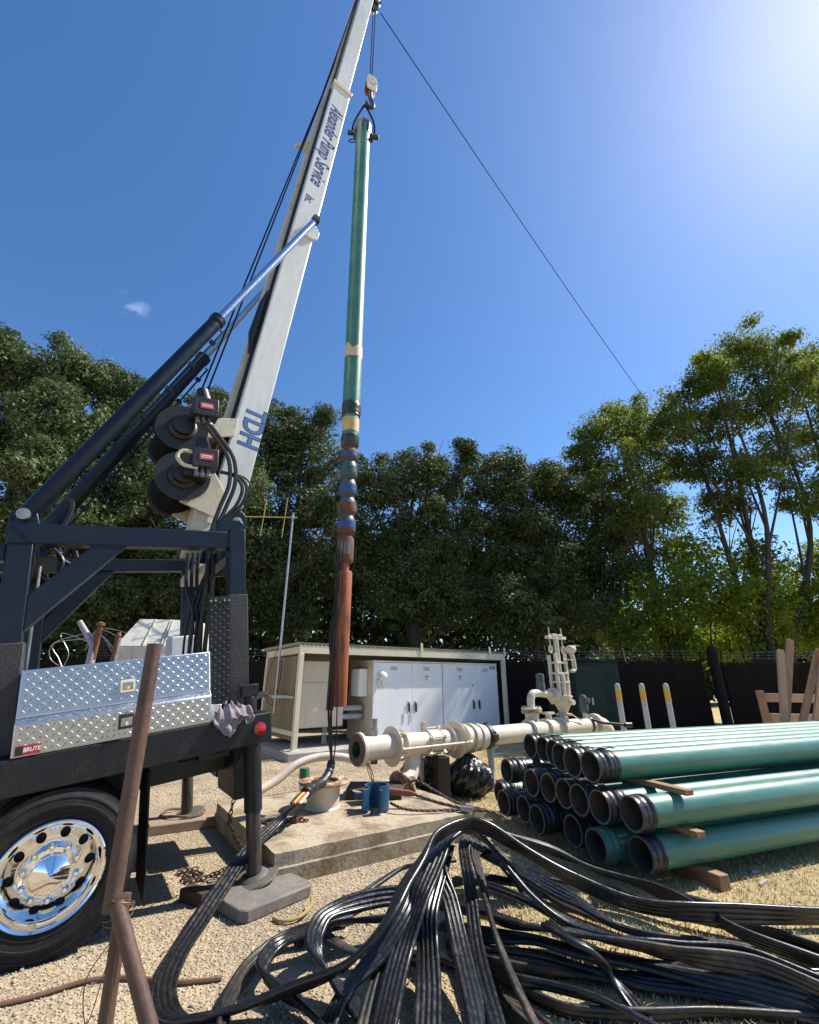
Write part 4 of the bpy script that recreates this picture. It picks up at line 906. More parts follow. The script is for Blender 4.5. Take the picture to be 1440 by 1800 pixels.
TILT = rad(7.7); TC, TS = math.cos(TILT), math.sin(TILT)
truck = thing('pump_hoist_truck', 'dark blue pump hoist truck with tall white mast leaning over the well', 'truck', (-2.21, 3.62, 0), (0, -TILT, rad(34.5)))
def tl(u, off, z): return Vector((u * TC + z * TS, off, -u * TS + z * TC))       # level coordinates -> truck coordinates
def tw(p):                                                                         # truck coordinates -> world
    return truck_m @ Vector(p)
truck_m = Matrix.Translation((-2.21, 3.62, 0)) @ Euler((0, -TILT, rad(34.5))).to_matrix().to_4x4()
def zloc(x, zw): return (zw - x * TS) / TC                                         # truck z at truck x for world height zw

# bed
m = MB(); m.box(-3.6, 1.36, 0.04, 2.6, 1.16, 1.213); m.build('deck', BEDP, truck, bevel=0.006)
for y0, y1 in ((0.0, 0.038), (2.602, 2.64)):
    m = MB(); m.box(-3.6, 1.386, y0, y1, 0.985, 1.215); m.box(-3.6, 1.386, y0 + 0.0405 if y0 < 1 else y0 - 0.0605, y0 + 0.10 if y0 < 1 else y0 - 0.0005, 0.985, 1.0); m.build('side_rail', BEDP, truck, bevel=0.008)
m = MB(); m.box(1.3605, 1.386, 0.04, 2.6, 0.985, 1.214); m.build('tail_rail', BEDP, truck, bevel=0.006)
for y in (0.85, 1.75):
    m = MB(); m.box(-3.6, 1.30, y - 0.05, y + 0.05, 0.70, 1.158); m.build('chassis_rail', GREASE, truck)
m = MB(); m.box(1.18, 1.34, 0.42, 1.05, 0.50, 0.98); m.build('tail_box', BEDP, truck, bevel=0.01)
m = MB(); m.box(1.20, 1.33, 1.2, 2.45, 0.56, 0.98); m.build('tail_box', BEDP, truck, bevel=0.01)
m = MB(); m.box(0.9, 1.16, 0.5, 2.3, 0.86, 0.98); m.build('cross_member', GREASE, truck)
m = MB(); m.box(1.39, 1.62, 1.05, 1.95, 0.50, 0.70); m.build('bumper_block', BEDP, truck, bevel=0.03)
m = MB(); m.cyl((1.2, 0.3, 0.94), (0.3, 1.4, 0.75), 0.012, n=6); m.tube(spline([(0.95, 0.5, 0.95), (0.8, 1.0, 0.80), (0.9, 1.6, 0.78), (1.1, 2.2, 0.92)], 6), 0.016, 6); m.build('air_line', HOSE, truck)
m = MB(); m.box(0.47, 0.48, 0.04, 0.62, 0.10, 0.95); m.build('mud_flap', TYRE, truck)
m = MB(); m.cyl((-0.076, 0.3, 0.485), (-0.076, 2.35, 0.485), 0.09, n=16); m.lathe([(0, 0), (0.2, 0.05), (0.24, 0.2), (0.2, 0.35), (0, 0.4)], (-0.076, 1.1, 0.485), (0, 1, 0), 20); m.build('axle', GREASE, truck)
m = MB(); m.lathe([(0, 0), (0.048, 0), (0.048, 0.018), (0.04, 0.022), (0, 0.024)], (1.28, -0.001, 1.10), (0, -1, 0), 20); tlm = m.build('tail_light', mat('red_lens', (0.45, 0.006, 0.008), 0.15, var=0.1, coat=0.6), truck)
m = MB(); m.lathe([(0.046, 0), (0.056, 0), (0.056, 0.016), (0.046, 0.018)], (1.28, -0.001, 1.10), (0, -1, 0), 20, close=True); m.build('lens_rim', BLACKP, tlm)
m = MB(); m.cyl((1.24, 0.12, 1.215), (1.24, 0.12, 1.36), 0.055, n=16); m.box(1.16, 1.30, 0.07, 0.17, 1.361, 1.46); m.tube(spline([(1.14, .1, 1.33), (1.12, .08, 1.4), (1.15, .08, 1.47)], 5), 0.012, 6); m.build('stake_pocket', BEDP, truck, bevel=0.006)
m = MB(); m.prism([(1.36, 0.5, 1.28), (1.36, 0.95, 1.28), (1.62, 0.98, 1.28), (1.62, 0.9, 1.28)], (0, 0, 0.05)); m.cyl((1.6, 0.92, 1.30), (1.66, 0.95, 1.30), 0.02, n=10); m.build('tail_bracket', BEDP, truck, bevel=0.006)

# support frame: posts, beams, diagonal
YN, YF = 0.25, 2.20
m = MB(); m.box(-0.54, -0.38, YN, YN + 0.15, 1.214, 2.734); m.build('front_post', NAVY, truck, bevel=0.008)
m = MB(); m.box(-0.62, -0.36, YN - 0.02, YN + 0.17, 1.216, 1.98); m.build('post_sleeve', SLEEVE, truck, bevel=0.008)
m = MB(); m.box(-0.54, 1.097, YN, YN + 0.15, 2.735, 2.90); m.build('top_beam', NAVY, truck, bevel=0.008)
m = MB(); m.box(-3.2, -0.542, YN + 0.01, YN + 0.14, 2.60, 2.735); m.build('front_beam', NAVY, truck, bevel=0.008)
m = MB(); m.box(1.098, 1.25, YN - 0.004, YN + 0.154, 1.214, 2.93); m.build('rear_post', NAVY, truck, bevel=0.008)
m = MB(); m.box(1.085, 1.262, YN - 0.02, YN + 0.17, 1.216, 2.28); m.build('post_sleeve', SLEEVE, truck, bevel=0.006)
m = MB(); m.prism([(-0.379, YN + 0.008, 2.33), (-0.379, YN + 0.008, 2.06), (0.24, YN + 0.008, 2.734), (0.008, YN + 0.008, 2.734)], (0, 0.134, 0)); m.build('diagonal_brace', NAVY, truck, bevel=0.006)
m = MB(); m.box(-0.54, -0.38, YF, YF + 0.15, 1.214, 2.88); m.build('front_post', NAVY, truck, bevel=0.008)
m = MB(); m.box(1.0, 1.15, YF, YF + 0.15, 1.214, 2.88); m.build('rear_post', NAVY, truck, bevel=0.008)
m = MB(); m.box(-3.2, 1.15, YF, YF + 0.15, 2.882, 3.03); m.build('top_beam', NAVY, truck, bevel=0.008)
m = MB(); m.prism([(-0.379, YF + 0.008, 2.33), (-0.379, YF + 0.008, 2.10), (0.24, YF + 0.008, 2.88), (0.008, YF + 0.008, 2.88)], (0, 0.134, 0)); m.build('diagonal_brace', NAVY, truck, bevel=0.006)
for x, z in ((-0.53, 2.76), (1.11, 2.70)):
    m = MB(); m.box(x, x + 0.13, YN + 0.152, YF - 0.002, z, z + 0.13); m.build('cross_beam', NAVY, truck, bevel=0.006)
m = MB(); m.box(0.9, 1.09, 0.85, 1.75, 2.60, 2.70); m.build('mast_seat', MASTC, truck, bevel=0.006)
m = MB(); m.bar((-0.54, YN - 0.0005, 2.90), (-0.38, YN - 0.0005, 2.735), 0.006, 0.006, (0, 1, 0)); m.bar((-0.538, YN - 0.0005, 2.7345), (-0.382, YN - 0.0005, 2.7345), 0.005, 0.005, (0, 1, 0)); m.bar((0.0, YN + 0.0075, 2.7335), (0.25, YN + 0.0075, 2.7335), 0.007, 0.007, (0, 1, 0)); m.bar((1.0975, YN - 0.003, 2.74), (1.0975, YN - 0.003, 2.895), 0.007, 0.007, (0, 1, 0)); m.build('weld_seam', NAVY, truck)
for x_ in (0.915, 0.955, 1.035, 1.072):
    for z_ in (1.25, 2.22):
        m = MB(); m.lathe([(0, 0), (0.011, 0), (0.010, 0.008), (0, 0.009)], (x_, 0.169, z_), (0, -1, 0), 6); m.build('bolt', STEEL, truck)
# pivot brackets
m = MB(); m.prism([(0.98, YN + 0.02, 2.901), (1.24, YN + 0.02, 2.901), (1.24, YN + 0.02, 3.0), (1.20, YN + 0.02, 3.03), (1.02, YN + 0.02, 3.03), (0.98, YN + 0.02, 2.99)], (0, 0.12, 0)); m.build('cap_plate', NAVY, truck, bevel=0.008)
for y in (0.92, 1.60):
    m = MB(); m.prism([(1.02, y, 2.7), (1.40, y, 2.7), (1.46, y, 3.25), (1.42, y, 3.33), (1.26, y, 3.33), (1.2, y, 3.25)], (0, 0.08, 0)); pv = m.build('pivot_bracket', NAVY, truck, bevel=0.01)
    m = MB(); m.lathe([(0, 0), (0.055, 0), (0.055, 0.03), (0, 0.035)], (1.34, y - 0.001, 3.2), (0, -1, 0), 18); m.build('pivot_pin', STEEL, pv)
for y in (0.74, 1.78):
    m = MB(); m.prism([(-0.62, y, 2.88), (-0.36, y, 2.88), (-0.42, y, 3.14), (-0.52, y, 3.18), (-0.60, y, 3.14)], (0, 0.05, 0)); m.build('cylinder_lug', NAVY, truck, bevel=0.008)
m = MB(); m.lathe([(0, 0), (0.05, 0), (0.05, 0.06), (0, 0.065)], (-0.51, 0.735, 3.10), (0, -1, 0), 16); m.build('lug_pin', STEEL, truck)
m = MB(); m.box(-0.52, -0.40, 0.402, 0.9, 2.86, 2.90); m.build('lug_shelf', NAVY, truck)

# tread plate guard beside the rear post
def treads(mb, x0, x1, z0, z1, y, s, slope=0.0):
    """raised lozenges on a plate facing -y"""
    nx = int((x1 - x0) / s); nz = int((z1 - z0) / s)
    for j in range(nz):
        for i in range(nx):
            cx = x0 + (i + 0.5) * (x1 - x0) / nx; cz = z0 + (j + 0.5) * (z1 - z0) / nz
            a = rad(45 if (i + j) % 2 else -45); dx, dz = math.cos(a), math.sin(a); L = s * 0.46; w = s * 0.17; yy = y + (cz - z0) * slope
            mb.add([(cx - dx * L, yy, cz - dz * L), (cx - dz * w, yy, cz + dx * w), (cx + dx * L, yy, cz + dz * L), (cx + dz * w, yy, cz - dx * w), (cx, yy - s * 0.13, cz)],
                   [(0, 1, 4), (1, 2, 4), (2, 3, 4), (3, 0, 4)])
m = MB(); m.box(0.905, 1.083, 0.17, 0.19, 1.216, 2.26); gd = m.build('tread_guard', BEDP, truck)
m = MB(); treads(m, 0.905, 1.083, 1.22, 2.25, 0.1695, 0.032); m.build('tread_relief', BEDP, gd, smooth=0, kind='stuff')

# toolbox: two hinged doors of bright tread plate
tb = MB(); tb.prism([(-0.345, 0.012, 1.217), (-0.345, 0.012, 1.425), (-0.345, 0.055, 1.46), (-0.345, 0.085, 1.775), (-0.345, 0.40, 1.775), (-0.345, 0.40, 1.217)], (1.24, 0, 0))
tbo = tb.build('toolbox', mat('plain_aluminium', (0.62, 0.64, 0.67), 0.38, 1.0, var=0.1, scale=8), truck, bevel=0.004)
m = MB(); m.box(-0.335, 0.885, 0.002, 0.011, 1.225, 1.418); d1 = m.build('lower_door', DIAM, tbo, bevel=0.003)
m = MB(); treads(m, -0.325, 0.88, 1.232, 1.412, 0.0018, 0.0345); m.build('tread_relief', DIAM, d1, smooth=0, kind='stuff')
m = MB(); m.prism([(-0.335, 0.047, 1.472), (-0.335, 0.077, 1.768), (-0.335, 0.083, 1.768), (-0.335, 0.053, 1.472)], (1.22, 0, 0)); d2 = m.build('upper_door', DIAM, tbo, bevel=0.002)
m = MB(); treads(m, -0.325, 0.88, 1.482, 1.762, 0.0478, 0.0345, slope=0.1014); m.build('tread_relief', DIAM, d2, smooth=0, kind='stuff')
for d_, zc, yb, sl in ((d1, 1.335, 0.0, 0.0), (d2, 1.585, 0.058, 0.1)):
    x = 0.30; m = MB(); m.box(x - 0.05, x + 0.05, yb - 0.016, yb - 0.006, zc - 0.05, zc + 0.05); lt = m.build('latch', CHROME if d_ is d2 else BLACKP, d_, bevel=0.006)
    m = MB(); m.box(x - 0.036, x + 0.036, yb - 0.020, yb - 0.0165, zc - 0.032, zc + 0.025); m.build('paddle', STEEL, lt, bevel=0.003)
    m = MB(); m.lathe([(0, 0), (0.013, 0), (0.012, 0.006), (0, 0.007)], (x, yb - 0.0205, zc - 0.015), (0, -1, 0), 14); m.build('key_cylinder', CHROME, lt)
m = MB(); m.box(-0.325, -0.19, -0.0035, -0.001, 1.228, 1.288); sk = m.build('sticker', REDP, tbo, smooth=0)
m = MB(); m.box(-0.323, -0.285, -0.005, -0.0038, 1.232, 1.284); m.build('sticker_mark', INKB, sk, smooth=0)
text_mesh('sticker_lettering', 'BRUTE', 0.036, WHITE, sk, (-0.237, -0.0042, 1.258), (1, 0, 0), (0, 0, 1), 0.0004, shear=0.1, sx=0.85, bold=0.001)

# ---- rear wheel with deep dished bright rim
def wheel(cx, cz, y0, dir_, full):
    ax = (0, dir_, 0)
    m = MB()
    prof = [(0.292, 0.02), (0.305, 0.004), (0.325, -0.006), (0.328, -0.011), (0.335, -0.011), (0.338, -0.008), (0.375, -0.014), (0.378, -0.019), (0.392, -0.019), (0.395, -0.0145), (0.43, -0.008), (0.433, -0.012), (0.442, -0.009), (0.446, 0.0), (0.470, 0.018)]
    for k in range(5):
        g0 = 0.02 + k * 0.05; prof += [(0.485, g0), (0.485, g0 + 0.036), (0.472, g0 + 0.040), (0.472, g0 + 0.048)]
    prof += [(0.470, 0.272), (0.445, 0.285), (0.38, 0.295), (0.30, 0.28), (0.29, 0.25), (0.28, 0.14)]
    m.lathe(prof, (cx, y0, cz), ax, 72); ty = m.build('tyre', TYRE, truck, smooth=30)
    if not full: return
    m = MB(); m.lathe([(0.290, 0.03), (0.304, 0.004), (0.304, -0.008), (0.296, -0.014), (0.283, -0.008), (0.272, 0.012), (0.268, 0.045), (0.255, 0.06), (0.250, 0.136)], (cx, y0, cz), ax, 72); rim = m.build('rim', CHROME, ty)
    # disc with ten real hand holes
    m = MB(); nh = 10; q = 20; ri, ro, rh, rc = 0.135, 0.251, 0.029, 0.211
    Y_ = lambda r: y0 + dir_ * (0.135 - 0.075 * max(0, (0.251 - r) / 0.116))
    for h in range(nh):
        a0 = 2 * math.pi * h / nh; da = math.pi / nh
        bd = []
        for k in range(5): bd.append((ro, -da + 2 * da * k / 5))
        for k in range(5): bd.append((ro + (ri - ro) * k / 5, da))
        for k in range(5): bd.append((ri, da - 2 * da * k / 5))
        for k in range(5): bd.append((ri + (ro - ri) * k / 5, -da))
        outer = [(r * math.cos(a0 + t), r * math.sin(a0 + t), r) for r, t in bd]
        inner = []; inner2 = []
        cxh, czh = rc * math.cos(a0), rc * math.sin(a0)
        for (x, z, r) in outer:
            an_ = math.atan2(z - czh, x - cxh); ix, iz = cxh + rh * math.cos(an_), czh + rh * math.sin(an_); inner.append((ix, iz, math.hypot(ix, iz)))
        vs = [(cx + x, Y_(r), cz + z) for x, z, r in outer] + [(cx + x, Y_(r), cz + z) for x, z, r in inner] + [(cx + x, Y_(r) + dir_ * 0.03, cz + z) for x, z, r in inner]
        fs = [(k, (k + 1) % q, q + (k + 1) % q, q + k) for k in range(q)] + [(q + k, q + (k + 1) % q, 2 * q + (k + 1) % q, 2 * q + k) for k in range(q)]
        m.add(vs, fs)
    m.build('disc', CHROME, ty, smooth=40)
    m = MB(); m.lathe([(0.0, 0.17), (0.25, 0.172), (0.25, 0.2)], (cx, y0, cz), ax, 24); m.build('wheel_inside', INKB, ty)
    m = MB(); m.lathe([(0.136, 0.061), (0.14, 0.054), (0.137, 0.047), (0.112, 0.045), (0.108, 0.03), (0.108, 0.0)], (cx, y0, cz), ax, 48); m.build('hub_flange', CHROME, ty)
    m = MB(); m.lathe([(0.108, 0.0), (0.104, -0.006), (0.0, -0.05)], (cx, y0, cz), ax, 48); m.build('hub_cone', CHROME, ty, smooth=20)
    for k in range(nh):
        a = 2 * math.pi * (k + 0.5) / nh; m = MB()
        m.lathe([(0, -0.012), (0.012, -0.010), (0.0175, -0.002), (0.0175, 0.03), (0.021, 0.035), (0.021, 0.046), (0, 0.046)], (cx + 0.146 * math.cos(a), y0 + 0.012, cz + 0.146 * math.sin(a)), ax, 12); m.build('nut_cap', CHROME, ty)
wheel(-0.076, 0.485, 0.0, 1, True)
wheel(-0.076, 0.485, 0.33, 1, False)
wheel(-0.076, 0.485, 2.62, -1, False)

# ---- stabiliser jacks
m = MB(); m.cyl((1.30, 0.28, 0.98), (1.30, 0.28, 0.42), 0.075, n=24); jk = m.build('jack_sleeve', BEDP, truck)
m = MB(); m.cyl((1.30, 0.28, 0.43), (1.30, 0.28, zloc(1.30, 0.12)), 0.062, n=24); m.build('jack_leg', mat('greased_steel', (0.10, 0.095, 0.08), 0.4, 0.6, var=0.4, scale=6, stretch=(1, 1, 0.2)), truck)
z0 = zloc(1.30, 0.085)
m = MB(); m.lathe([(0, 0), (0.19, 0), (0.20, 0.01), (0.195, 0.025), (0.12, 0.032), (0.10, 0.05), (0.07, 0.055)], (1.30, 0.28, z0), (-TS * 1, 0, TC), 40); m.build('jack_foot', mat('dusty_steel', (0.13, 0.115, 0.095), 0.7, 0.3, var=0.3), truck)
m = MB(); m.cyl((1.18, 2.62, 0.98), (1.18, 2.62, 0.55), 0.085, n=24); m.build('jack_sleeve', BEDP, truck)
m = MB(); m.cyl((1.18, 2.62, 0.56), (1.18, 2.62, zloc(1.18, 0.13)), 0.066, n=24); m.build('jack_leg', mat('greased_steel', ()), truck)
m = MB(); m.lathe([(0, 0), (0.19, 0), (0.20, 0.01), (0.195, 0.025), (0.12, 0.03), (0, 0.03)], (1.18, 2.62, zloc(1.18, 0.10)), (-TS, 0, TC), 32); m.build('jack_foot', mat('dusty_steel', ()), truck)

# ---- hydraulic lift cylinders
def lift_cyl(y, yt):
    a = Vector((-0.51, y, 3.09)); b_ = Vector((2.60, yt, 8.40)); d_ = (b_ - a).normalized(); L = (b_ - a).length
    e = a + d_ * (L * 0.525)
    m = MB(); m.lathe([(0, -0.08), (0.06, -0.08), (0.084, -0.02), (0.084, (e - a).length - 0.10), (0.095, (e - a).length - 0.09), (0.095, (e - a).length - 0.01), (0.084, (e - a).length), (0, (e - a).length)], a, d_, 28); br_ = m.build('lift_cylinder', NAVY, truck)
    m = MB(); m.cyl(e, b_ - d_ * 0.08, 0.05, n=24); m.build('cylinder_rod', CHROD, truck)
    m = MB(); m.lathe([(0, -0.06), (0.06, -0.06), (0.068, 0.0), (0.06, 0.06), (0, 0.06)], b_, (0, 1, 0), 18); m.build('rod_eye', GREASE, truck)
    side = d_.cross(Vector((0, 1, 0))).normalized() * 0.135
    if side.z > 0: side = -side
    p0 = a + d_ * 0.35; p1 = e - d_ * 0.15
    m = MB(); m.tube([p0 + side * 0.75, p0 + side, p1 + side, p1 + side * 0.7], 0.012, 8)
    for k in range(6):
        c = p0 + d_ * ((k + 0.5) * (p1 - p0).length / 6); m.bar(c + side * 0.7, c + side * 1.2, 0.03, 0.05, d_)
    m.build('pressure_line', NAVY, br_)
    m = MB(); m.tube(spline([p0 + side * 0.8, p0 + side * 1.6 - d_ * 0.05, p0 + side * 1.9 - d_ * 0.25 + V(0, 0, -0.05), p0 + side * 1.2 - d_ * 0.25 + V(0, 0, -0.25)], 6), 0.02, 8); m.build('hose_tail', HOSE, br_)
lift_cyl(0.80, 0.92); lift_cyl(1.80, 1.68)

# ---- the mast
MROT = rad(13.75)
mast = MB(); mast.box(-0.175, 0.185, -0.25, 0.25, -0.27, 9.40); mast = mast.build('mast', MASTW, truck, bevel=0.02)
mast.location = (1.24, 1.3, 3.34); mast.rotation_euler = (0, MROT, 0)
MM = Matrix.Translation((1.24, 1.3, 3.34)) @ Matrix.Rotation(MROT, 4, 'Y')
def mpart(mb, name, material, **k): return mb.build(name, material, mast, **k)
m = MB(); m.box(-0.145, 0.15, -0.20, 0.20, 9.401, 14.35); mpart(m, 'upper_mast', MASTW, bevel=0.014)
m = MB(); m.box(-0.20, 0.21, -0.275, 0.275, 9.32, 9.44); mpart(m, 'mast_collar', MASTC, bevel=0.01)
m = MB(); m.box(-0.27, -0.176, 0.0, 0.245, 0.9, 9.2); mpart(m, 'rear_channel', MASTC, bevel=0.008)
m = MB(); m.box(-0.24, -0.146, 0.02, 0.18, 9.5, 13.6); mpart(m, 'rear_channel', MASTC, bevel=0.008)
m = MB(); m.tube([(-0.198, -0.12, 0.5), (-0.198, -0.12, 9.3)], 0.024, 8); mpart(m, 'mast_hose', HOSE)
m = MB(); m.tube([(-0.19, -0.1, 9.3), (-0.19, -0.1, 13.9)], 0.02, 8); mpart(m, 'mast_hose', HOSE)
m = MB(); m.tube([(-0.225, -0.12, 2.4), (-0.27, -0.15, 2.7), (-0.26, -0.15, 3.3), (-0.225, -0.12, 3.6)], [0.02, 0.05, 0.04, 0.02], 8); mpart(m, 'hose_wrap', HOSE)
m = MB(); m.box(-0.38, -0.271, 0.06, 0.16, 7.5, 7.72); m.bar((-0.36, 0.1, 7.55), (-0.47, 0.1, 7.38), 0.05, 0.05); mpart(m, 'rope_guide', MASTC, bevel=0.01)
for s_ in (-1, 1):
    m = MB(); y_ = s_ * 0.27; m.prism([(0.05, y_ - 0.02, 4.92), (0.20, y_ - 0.02, 4.94), (0.25, y_ - 0.02, 5.02), (0.25, y_ - 0.02, 5.14), (0.18, y_ - 0.02, 5.24), (0.02, y_ - 0.02, 5.18)], (0, 0.04, 0)); mpart(m, 'rod_bracket', MASTW, bevel=0.008)
m = MB(); m.box(-0.18, 0.30, -0.17, -0.14, 14.05, 14.6); m.box(-0.18, 0.30, 0.14, 0.17, 14.05, 14.6); m.box(-0.1, 0.1, -0.14, 0.14, 14.352, 14.42); mpart(m, 'head_plates', MASTW, bevel=0.01)
for y_ in (-0.07, 0.07):
    m = MB(); m.lathe([(0.0, -0.03), (0.15, -0.03), (0.125, 0), (0.15, 0.03), (0, 0.03)], (0.22, y_, 14.22), (0, 1, 0), 28); mpart(m, 'head_sheave', GREASE)
# lettering runs down the near face
text_mesh('mast_lettering', 'Alexander Pump Service', 0.36, BLUEL, mast, (0.005, -0.2515, 7.45), (0, 0, -1), (1, 0, 0), 0.001, shear=0.32, sx=0.68, bold=0.005)
text_mesh('mast_lettering', 'Inc.', 0.22, BLUEL, mast, (-0.04, -0.2515, 5.80), (0, 0, -1), (1, 0, 0), 0.001, shear=0.28, sx=0.66, bold=0.002)
text_mesh('mast_logo', 'TDH', 0.36, INKB, mast, (0.04, -0.2512, 1.22), (0, 0, -1), (1, 0, 0), 0.0006, shear=0.05, sx=0.80, bold=0.014)
text_mesh('mast_logo', 'TDH', 0.36, BLUE2, mast, (0.04, -0.2522, 1.22), (0, 0, -1), (1, 0, 0), 0.0006, shear=0.05, sx=0.80, bold=0.004)

# ---- winches
def winch(cx, cz, rd, label_red, y0=0.95, y1=1.62):
    m = MB(); m.lathe([(0, -0.02), (rd, -0.02), (rd, 0.0), (rd - 0.03, 0.012), (rd * 0.62, 0.02), (rd * 0.62, y1 - y0 - 0.02), (rd, y1 - y0), (rd, y1 - y0 + 0.02), (0, y1 - y0 + 0.02)], (cx, y0, cz), (0, 1, 0), 48); w = m.build('winch_drum', GREASE, truck)
    m = MB()
    n = 14
    for k in range(n):
        yy = y0 + 0.04 + (y1 - y0 - 0.08) * k / (n - 1); rr = rd * 0.82
        m.tube([(cx + rr * math.cos(a), yy, cz + rr * math.sin(a)) for a in [2 * math.pi * i / 36 for i in range(36)]], 0.022, 6, closed=True)
    m.build('wound_rope', ROPE, w, fix=False)
    m = MB(); m.lathe([(0, 0), (rd * 0.55, 0), (rd * 0.55, 0.03), (rd * 0.42, 0.05), (rd * 0.42, 0.11), (0, 0.12)], (cx, y0 - 0.021, cz), (0, -1, 0), 28); m.build('gear_cover', GREASE, w)
    return w
w1 = winch(0.86, 4.46, 0.275, True)
w2 = winch(0.88, 3.88, 0.285, True)
for w, (mx_, mz_) in ((w1, (1.02, 4.60)), (w2, (1.02, 3.98))):
    m = MB(); m.box(mx_ - 0.10, mx_ + 0.16, 0.60, 0.79, mz_ - 0.10, mz_ + 0.12); m.cyl((mx_ + 0.02, 0.70, mz_ + 0.12), (mx_ + 0.0, 0.70, mz_ + 0.27), 0.085, 0.06, n=16); m.cyl((mx_, 0.79, mz_), (mx_, 0.86, mz_), 0.1, n=16); mo = m.build('hydraulic_motor', GREASE, w, bevel=0.008)
    m = MB(); m.box(mx_ - 0.035, mx_ + 0.105, 0.596, 0.5995, mz_ - 0.02, mz_ + 0.05); m.build('red_plate', mat('red_plate', (0.55, 0.05, 0.06), 0.4), w, smooth=0)
    for z_ in (0.002, 0.022):
        m = MB(); m.box(mx_ - 0.02, mx_ + 0.09, 0.5945, 0.5958, mz_ + z_, mz_ + z_ + 0.008); m.build('plate_line', WHITE, w, smooth=0)
    for k in range(3):
        m = MB(); x_ = mx_ - 0.05 + 0.06 * k; m.cyl((x_, 0.68, mz_ - 0.10), (x_, 0.66, mz_ - 0.19), 0.022, n=8); m.cyl((x_, 0.66, mz_ - 0.16), (x_, 0.655, mz_ - 0.19), 0.028, n=6); m.build('fitting', STEEL, w)
m = MB(); m.tube(spline([(0.98, 0.66, 3.88), (0.84, 0.66, 3.90), (0.78, 0.66, 3.99), (0.84, 0.66, 4.06), (0.95, 0.66, 4.05)], 6), 0.022, 10); m.build('drain_bend', MASTC, w2)
m = MB(); m.prism([(0.95, 1.0, 4.38), (1.45, 1.0, 4.5), (1.50, 1.0, 4.75), (1.3, 1.0, 4.72), (1.0, 1.0, 4.58)], (0, 0.03, 0)); m.prism([(0.85, 1.55, 4.2), (1.45, 1.55, 4.4), (1.50, 1.55, 4.75), (1.3, 1.55, 4.72), (0.95, 1.55, 4.62)], (0, 0.03, 0)); m.box(1.12, 1.42, 1.03, 1.55, 4.55, 4.60); m.build('winch_bracket', MASTC, truck, bevel=0.006)
m = MB(); m.prism([(0.86, 1.0, 3.60), (1.26, 1.0, 3.42), (1.34, 1.0, 3.75), (1.20, 1.0, 4.05), (1.08, 1.0, 4.0)], (0, 0.03, 0)); m.prism([(0.86, 1.55, 3.60), (1.26, 1.55, 3.42), (1.34, 1.55, 3.75), (1.20, 1.55, 4.05), (1.08, 1.55, 4.0)], (0, 0.03, 0)); m.prism([(0.98, 1.03, 3.3), (1.24, 1.03, 3.25), (1.28, 1.03, 3.36), (1.02, 1.03, 3.42)], (0, 0.52, 0)); m.build('winch_bracket', MASTC, truck, bevel=0.006)
m = MB(); m.prism([(0.98, 1.06, 2.90), (1.16, 1.06, 2.90), (1.26, 1.06, 3.7), (1.10, 1.06, 3.7)], (0, 0.48, 0)); m.build('mast_foot', MASTC, truck, bevel=0.01)
m = MB(); m.box(0.86, 1.10, 0.70, 1.0, 3.80, 3.90); m.build('valve_block', GREASE, truck, bevel=0.006)
# hoses from the motors down into the frame
for k, dx in enumerate((0.0, 0.06)):
    m = MB(); m.tube(spline([(0.99 + dx, 0.66, 4.42), (1.10 + dx, 0.62, 4.25), (1.26 + dx, 0.62, 4.0), (1.28 + dx, 0.64, 3.7), (1.18 + dx, 0.66, 3.4), (1.10 + dx * .6, 0.66, 3.1), (1.06 + dx, 0.66, 2.6), (1.0 + dx, 0.7, 1.9), (1.0 + dx, 0.75, 1.22)], 6), 0.022, 8); m.build('hydraulic_hose', HOSE, truck)
for k, dx in enumerate((0.0, 0.05, 0.10)):
    m = MB(); m.tube(spline([(1.20, 0.70, 3.85), (1.34 + dx, 0.66, 3.80), (1.42 + dx, 0.64, 3.66), (1.36 + dx, 0.66, 3.46), (1.22 + dx * .5, 0.68, 3.26), (1.14, 0.7, 2.9), (1.0 - dx, 0.72, 2.2), (0.98 - dx, 0.8, 1.22)], 6), 0.02 if k < 2 else 0.011, 8); m.build('hydraulic_hose', HOSE, truck)
for k in range(3):
    m = MB(); m.tube(spline([(0.92 + 0.05 * k, 0.85, 2.95), (0.90 + 0.05 * k, 0.8, 2.6), (0.95 + 0.04 * k, 0.7, 2.3), (0.92 + 0.05 * k, 0.7, 1.8), (0.94 + 0.05 * k, 0.7, 1.22)], 6), 0.018, 8); m.build('hydraulic_hose', HOSE, truck)
m = MB(); m.tube(spline([(-0.30, 0.60, 2.8), (-0.20, 0.55, 2.66), (-0.24, 0.55, 2.5), (-0.34, 0.55, 2.55), (-0.28, 0.56, 2.7), (-0.1, 0.6, 2.62), (-0.12, 0.62, 2.76)], 6), 0.018, 8); m.box(-0.36, -0.24, 0.5, 0.62, 2.56, 2.68); m.build('valve_and_hose', HOSE, truck)
m = MB(); m.tube(spline([(-0.36, 0.5, 1.22), (-0.35, 0.5, 2.0), (-0.34, 0.5, 2.6)], 4), 0.012, 6); m.build('thin_line', STEEL, truck)
m = MB(); m.box(0.72, 1.0, 1.0, 1.4, 1.214, 1.98); m.build('fluid_tank', WHITE, truck, bevel=0.012)
for o in truck.children:
    if o.name.split('.')[0] in ('winch_drum', 'winch_bracket', 'valve_block'): o.location += Vector((-0.11, 0, -0.17))
    if o.name.split('.')[0] in ('hydraulic_hose',): o.location += Vector((-0.09, 0, -0.14))
    if o.name.split('.')[0] == 'mast_foot': o.location.x -= 0.13
